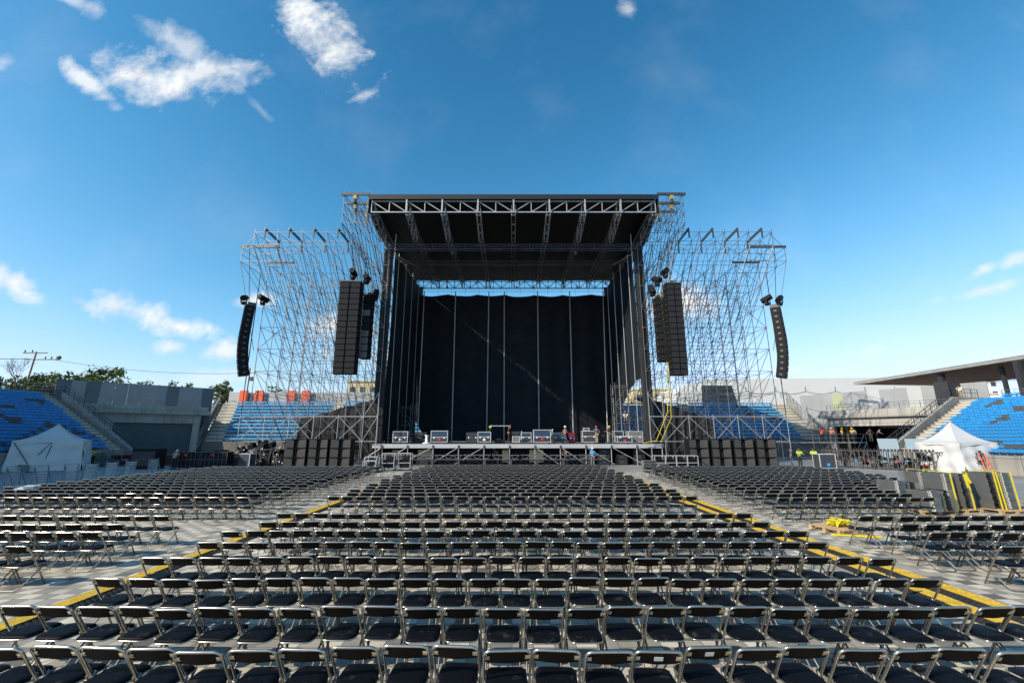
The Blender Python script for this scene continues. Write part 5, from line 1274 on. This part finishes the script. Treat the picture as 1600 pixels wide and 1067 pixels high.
# ---------------------------------------------------------------- folding chairs
def arc(cx, cy, r, a0, a1, n): return [(cx+r*math.cos(a0+(a1-a0)*i/n), cy+r*math.sin(a0+(a1-a0)*i/n)) for i in range(n+1)]
def u_path(w, h, r, n):        # inverted U in (x, s): feet at s=0, top at s=h
    return [(-w/2,0)] + [(-w/2, h*.5)] + arc(-w/2+r, h-r, r, math.pi, math.pi/2, n) + arc(w/2-r, h-r, r, math.pi/2, 0, n) + [(w/2, h*.5), (w/2,0)]
def chair_parts(seg, nt, rings, near=True):
    P = {}
    # back frame: top at the rear, feet at the front
    top = Vector((0,-.255,.775)); mid = Vector((0,-.05,.45)); foot = Vector((0,.20,.012)); H_ = .90
    def bf(s):      # s 0..H_ -> y,z with a slight bend at seat height
        t = s/H_
        return (foot.lerp(mid, t/.53) if t < .53 else mid.lerp(top, (t-.53)/.47))
    up = u_path(.452, H_, .068, seg)
    P['back_frame'] = MB().path([(x, bf(s).y, bf(s).z) for x, s in up], .0142, nt)
    # rear legs: one loop lying on the ground at the back, reaching up to the front of the seat
    a = Vector((0,.185,.415)); b = Vector((0,-.25,.014)); up = u_path(.405, .60, .09, seg)
    P['leg_loop'] = MB().path([(x, a.lerp(b, s/.6).y, a.lerp(b, s/.6).z) for x, s in up], .0115, nt)
    if near:
        P['leg_loop'].tube((-.22,.135,.125), (.22,.135,.125), .006, 5)
        for sx in (-1,1):
            P['leg_loop'].box((sx*.213,-.035,.435), (.02,.03,.075), rx=R(-35))
    # seat cushion
    n = 28 if near else 10
    def outline(t):
        c, s_ = math.cos(t), math.sin(t); e = .32
        x = math.copysign(abs(c)**e, c); y = math.copysign(abs(s_)**e, s_)
        return x*(.196 + .008*y), -.016 + y*.225
    m = MB(); lev = [(.95,.402),(1,.411),(1.0,.428),(.955,.441),(.75,.452),(.45,.458),(.2,.46)] if near else [(1,.405),(1,.43),(.8,.45)]
    for k, z in lev:
        for i in range(n):
            x, y = outline(2*math.pi*i/n); y = -.016+(y+.016)*k
            dz = 0
            if near and z > .435: dz = -.011*math.exp(-((y+.105)/.016)**2) - .05*max(0,y-.12)*k
            m.v.append((x*k, y, z + dz - .02*(y)))
    for j in range(len(lev)-1):
        for i in range(n): m.f.append((j*n+i, j*n+(i+1)%n, (j+1)*n+(i+1)%n, (j+1)*n+i)); m.m.append(0)
    m.f.append(tuple(reversed(range(n)))); m.m.append(0); m.f.append(tuple((len(lev)-1)*n+i for i in range(n))); m.m.append(0)
    P['seat'] = m
    if near:
        P['seat_rim'] = MB().path([(x*1.035, -.016+(y+.016)*1.03, .408-.02*y) for x, y in [outline(2*math.pi*(i+.5)/24) for i in range(24)]], .0085, 6, closed=True)
    # backrest board, gently dished, held between the tubes
    m = MB(); nx = 8 if near else 2; hz = [(.615,-.152),(.748,-.238)]
    for side in (0, 1):
        for j in range(3 if near else 2):
            tt = j/(2 if near else 1); z = .648+(.760-.648)*tt; y = -.172-(z-.648)/1.59*1.0
            for i in range(nx+1):
                u = i/nx*2-1; hw = .213 - (.035 if tt == 1 else 0)
                m.v.append((u*hw, y - .018*(1-u*u) + (0 if side else .016), z + (-.01*(1-abs(u)) if j == 0 else 0)))
    J = 3 if near else 2; K = nx+1; o = J*K
    for j in range(J-1):
        for i in range(nx):
            m.f.append((o+j*K+i, o+j*K+i+1, o+(j+1)*K+i+1, o+(j+1)*K+i)); m.f.append((j*K+i+1, j*K+i, (j+1)*K+i, (j+1)*K+i+1)); m.m += [0,0]
    rim = [j*K for j in range(J)] + [(J-1)*K+i for i in range(1,K)] + [j*K+nx for j in range(J-2,-1,-1)] + [i for i in range(nx-1,0,-1)]
    for i in range(len(rim)):
        a0, a1 = rim[i], rim[(i+1)%len(rim)]; m.f.append((a0, a1, o+a1, o+a0)); m.m.append(0)
    P['backrest'] = m
    if near:
        for sx in (-1,1):
            b_ = MB()
            for dz in (-.014,.014): b_.box((sx*.187,-.213+.0-dz*.62,.700+dz), (.034,.004,.017), rx=R(32))
            b_.box((sx*.196,-.217,.700), (.040,.005,.016), rx=R(32)); b_.box((sx*.208,-.211,.700), (.022,.012,.040), rx=R(32))
            P['bracket%d'%sx] = b_
    return P
NP = chair_parts(5, 8, 6, True)
MEsh = {}
pm = dict(back_frame='chrome', leg_loop='chrome_leg', seat='vinyl', seat_rim='chrome', backrest='back_black')
for k, v in NP.items():
    k2 = 'bracket' if k.startswith('bracket') else k
    MEsh[k] = v.mesh(k2, pm.get(k, 'bracket'), smooth=not k.startswith('bracket') and k != 'backrest')
def new_chair(loc, rz, label, group):
    t = thing('folding_chair', label, 'chair', loc, rz, group)
    for k, me in MEsh.items():
        if k == 'seat_rim': continue
        o = bpy.data.objects.new('bracket' if k.startswith('bracket') else k, me); C.objects.link(o); o.parent = t
        if k == 'seat':
            r_ = bpy.data.objects.new('seat_rim', MEsh['seat_rim']); C.objects.link(r_); r_.parent = o
    return t
rnd = random.Random(3)
PIT = .49
rows = []   # (y, x0, count, block, row words, visible order)
ctr_y = [4.63,5.66,6.72,7.81,8.89,9.92,10.92,12.0] + [15.34+1.035*i for i in range(17)]
NAMES = ['nearest'] + ORD[2:40]
for i, y in enumerate(ctr_y):
    n = 26 if (i % 2) else 25
    if i >= 8: n = 26 if i % 2 == 0 else 25
    off = [-.12,.08,.02,.02,-.05,.02,.0,.0][i] if i < 8 else rnd.uniform(-.06,.06)
    rows.append((y, .06+off-n*PIT/2+PIT/2, n, 'centre block', i))
side_near = [8.59,9.73,10.6,11.65]
side_far = [15.1+1.035*i for i in range(16)]
for i, y in enumerate(side_near + side_far):
    far = i >= 4; j = i % 2
    nr = 24
    e = 8.78 + (.22 if j == 0 and not far else 0) + (.20 if far and i % 2 else 0)
    blk = 'left' if True else ''
    rows.append((y, -e-.23-(nr-1)*PIT, nr, 'left block', i))
    nr2 = 24
    if far: nr2 = [11,11,12,13,15,17,19,21,22,23,23,24,24,24,24,24][i-4]      # the chair stacks stand where these rows end
    if i == 3: nr2 = 20
    rows.append((y, e+.10+.23, nr2, 'right block', i))
rows.append((15.5, 19.4, 4, 'group right of the stacks', 98))
rows.append((7.55, -9.9-.23-6*PIT, 7, 'left block', -1))
allc = []
for y, x0, n, blk, ri in rows:
    sag = rnd.uniform(-.02,.02)
    for k in range(n):
        if blk == 'left block' and ri >= 4:      # the outer edge of this block steps back
            if x0+k*PIT < -20.6 - (.5 if ri % 2 else 0): continue
        if blk == 'right block' and ri >= 4 and x0+k*PIT > 20.9: continue
        X = x0+k*PIT+rnd.uniform(-.014,.014); Y = y+.255+sag+.035*math.sin(k*.8+ri)+rnd.uniform(-.035,.035)
        allc.append([X, Y, rnd.gauss(0, R(1.9)), blk, ri, k])
def shown(c):
    px, py, a = proj(c[0], c[1]-.2, .72); px0, _, _ = proj(c[0]-.24, c[1]-.2, .75); px1, _, _ = proj(c[0]+.24, c[1]-.2, .75)
    return px1 > 4 and px0 < 1596 and proj(c[0], c[1]-.2, .77)[1] < 1062
vis = sorted([c for c in allc if shown(c)], key=lambda c: c[1]*math.cos(TH))[:300]
vset = set(id(c) for c in vis)
byrow = {}
for c in allc:
    if shown(c): byrow.setdefault((c[3], c[4]), []).append(c)
rowy = {}
for (blk, ri), cs in byrow.items(): rowy.setdefault(blk, []).append((min(c[1] for c in cs), ri))
for blk in rowy: rowy[blk] = {ri: i for i, (yy, ri) in enumerate(sorted(rowy[blk]))}
for (blk, ri), cs in byrow.items():
    cs.sort(key=lambda c: c[0]); rw = NAMES[rowy[blk][ri]]; n = len(cs)
    for k, c in enumerate(cs):
        if id(c) not in vset: continue
        if k == 0: wh = 'leftmost'
        elif k == n-1: wh = 'rightmost'
        elif k <= n//2: wh = ORD[k+1] + ' from left'
        else: wh = ORD[n-k] + ' from right'
        where = rw + ' row' if rw == 'nearest' else rw + ' row back'
        lab = 'black padded chrome folding chair, %s, %s, %s' % (wh, where, blk)
        t = new_chair((c[0], c[1], .004), c[2], lab, 'folding chairs set out in rows')
        if blk == 'centre block' and ri == 0 and abs(c[0]-1.45) < .52:
            s_ = MB().box((0,-.231,.703), (.085,.003,.05), rx=R(32), rz=0); s_.build('sticker', 'sticker', t, world=False, label='pale sticker on the backrest')
            t['label'] = lab.replace('black padded chrome', 'sticker-marked black')
FP = chair_parts(2, 4, 3, False)
unit = MB()
for k, m_ in FP.items():
    unit.mi = {'back_frame':0,'leg_loop':0,'seat':1,'backrest':2}[k]; b = len(unit.v); unit.add(m_.v, m_.f)
far_m = MB()
for c in allc:
    if id(c) in vset: continue
    if c[1] < 8 and not shown(c) and abs(proj(*c[:2], .5)[0]-800) > 1500: continue
    far_m.tiled(unit, c[0], c[1], .004, c[2])
o = far_m.build('folding_chairs', ['chrome_far','vinyl_far','black_far'])
tag(o, 'rows of black folding chairs stretching away to the foot of the stage', 'chairs', kind='stuff')
print('chairs', len(allc), len(vis))
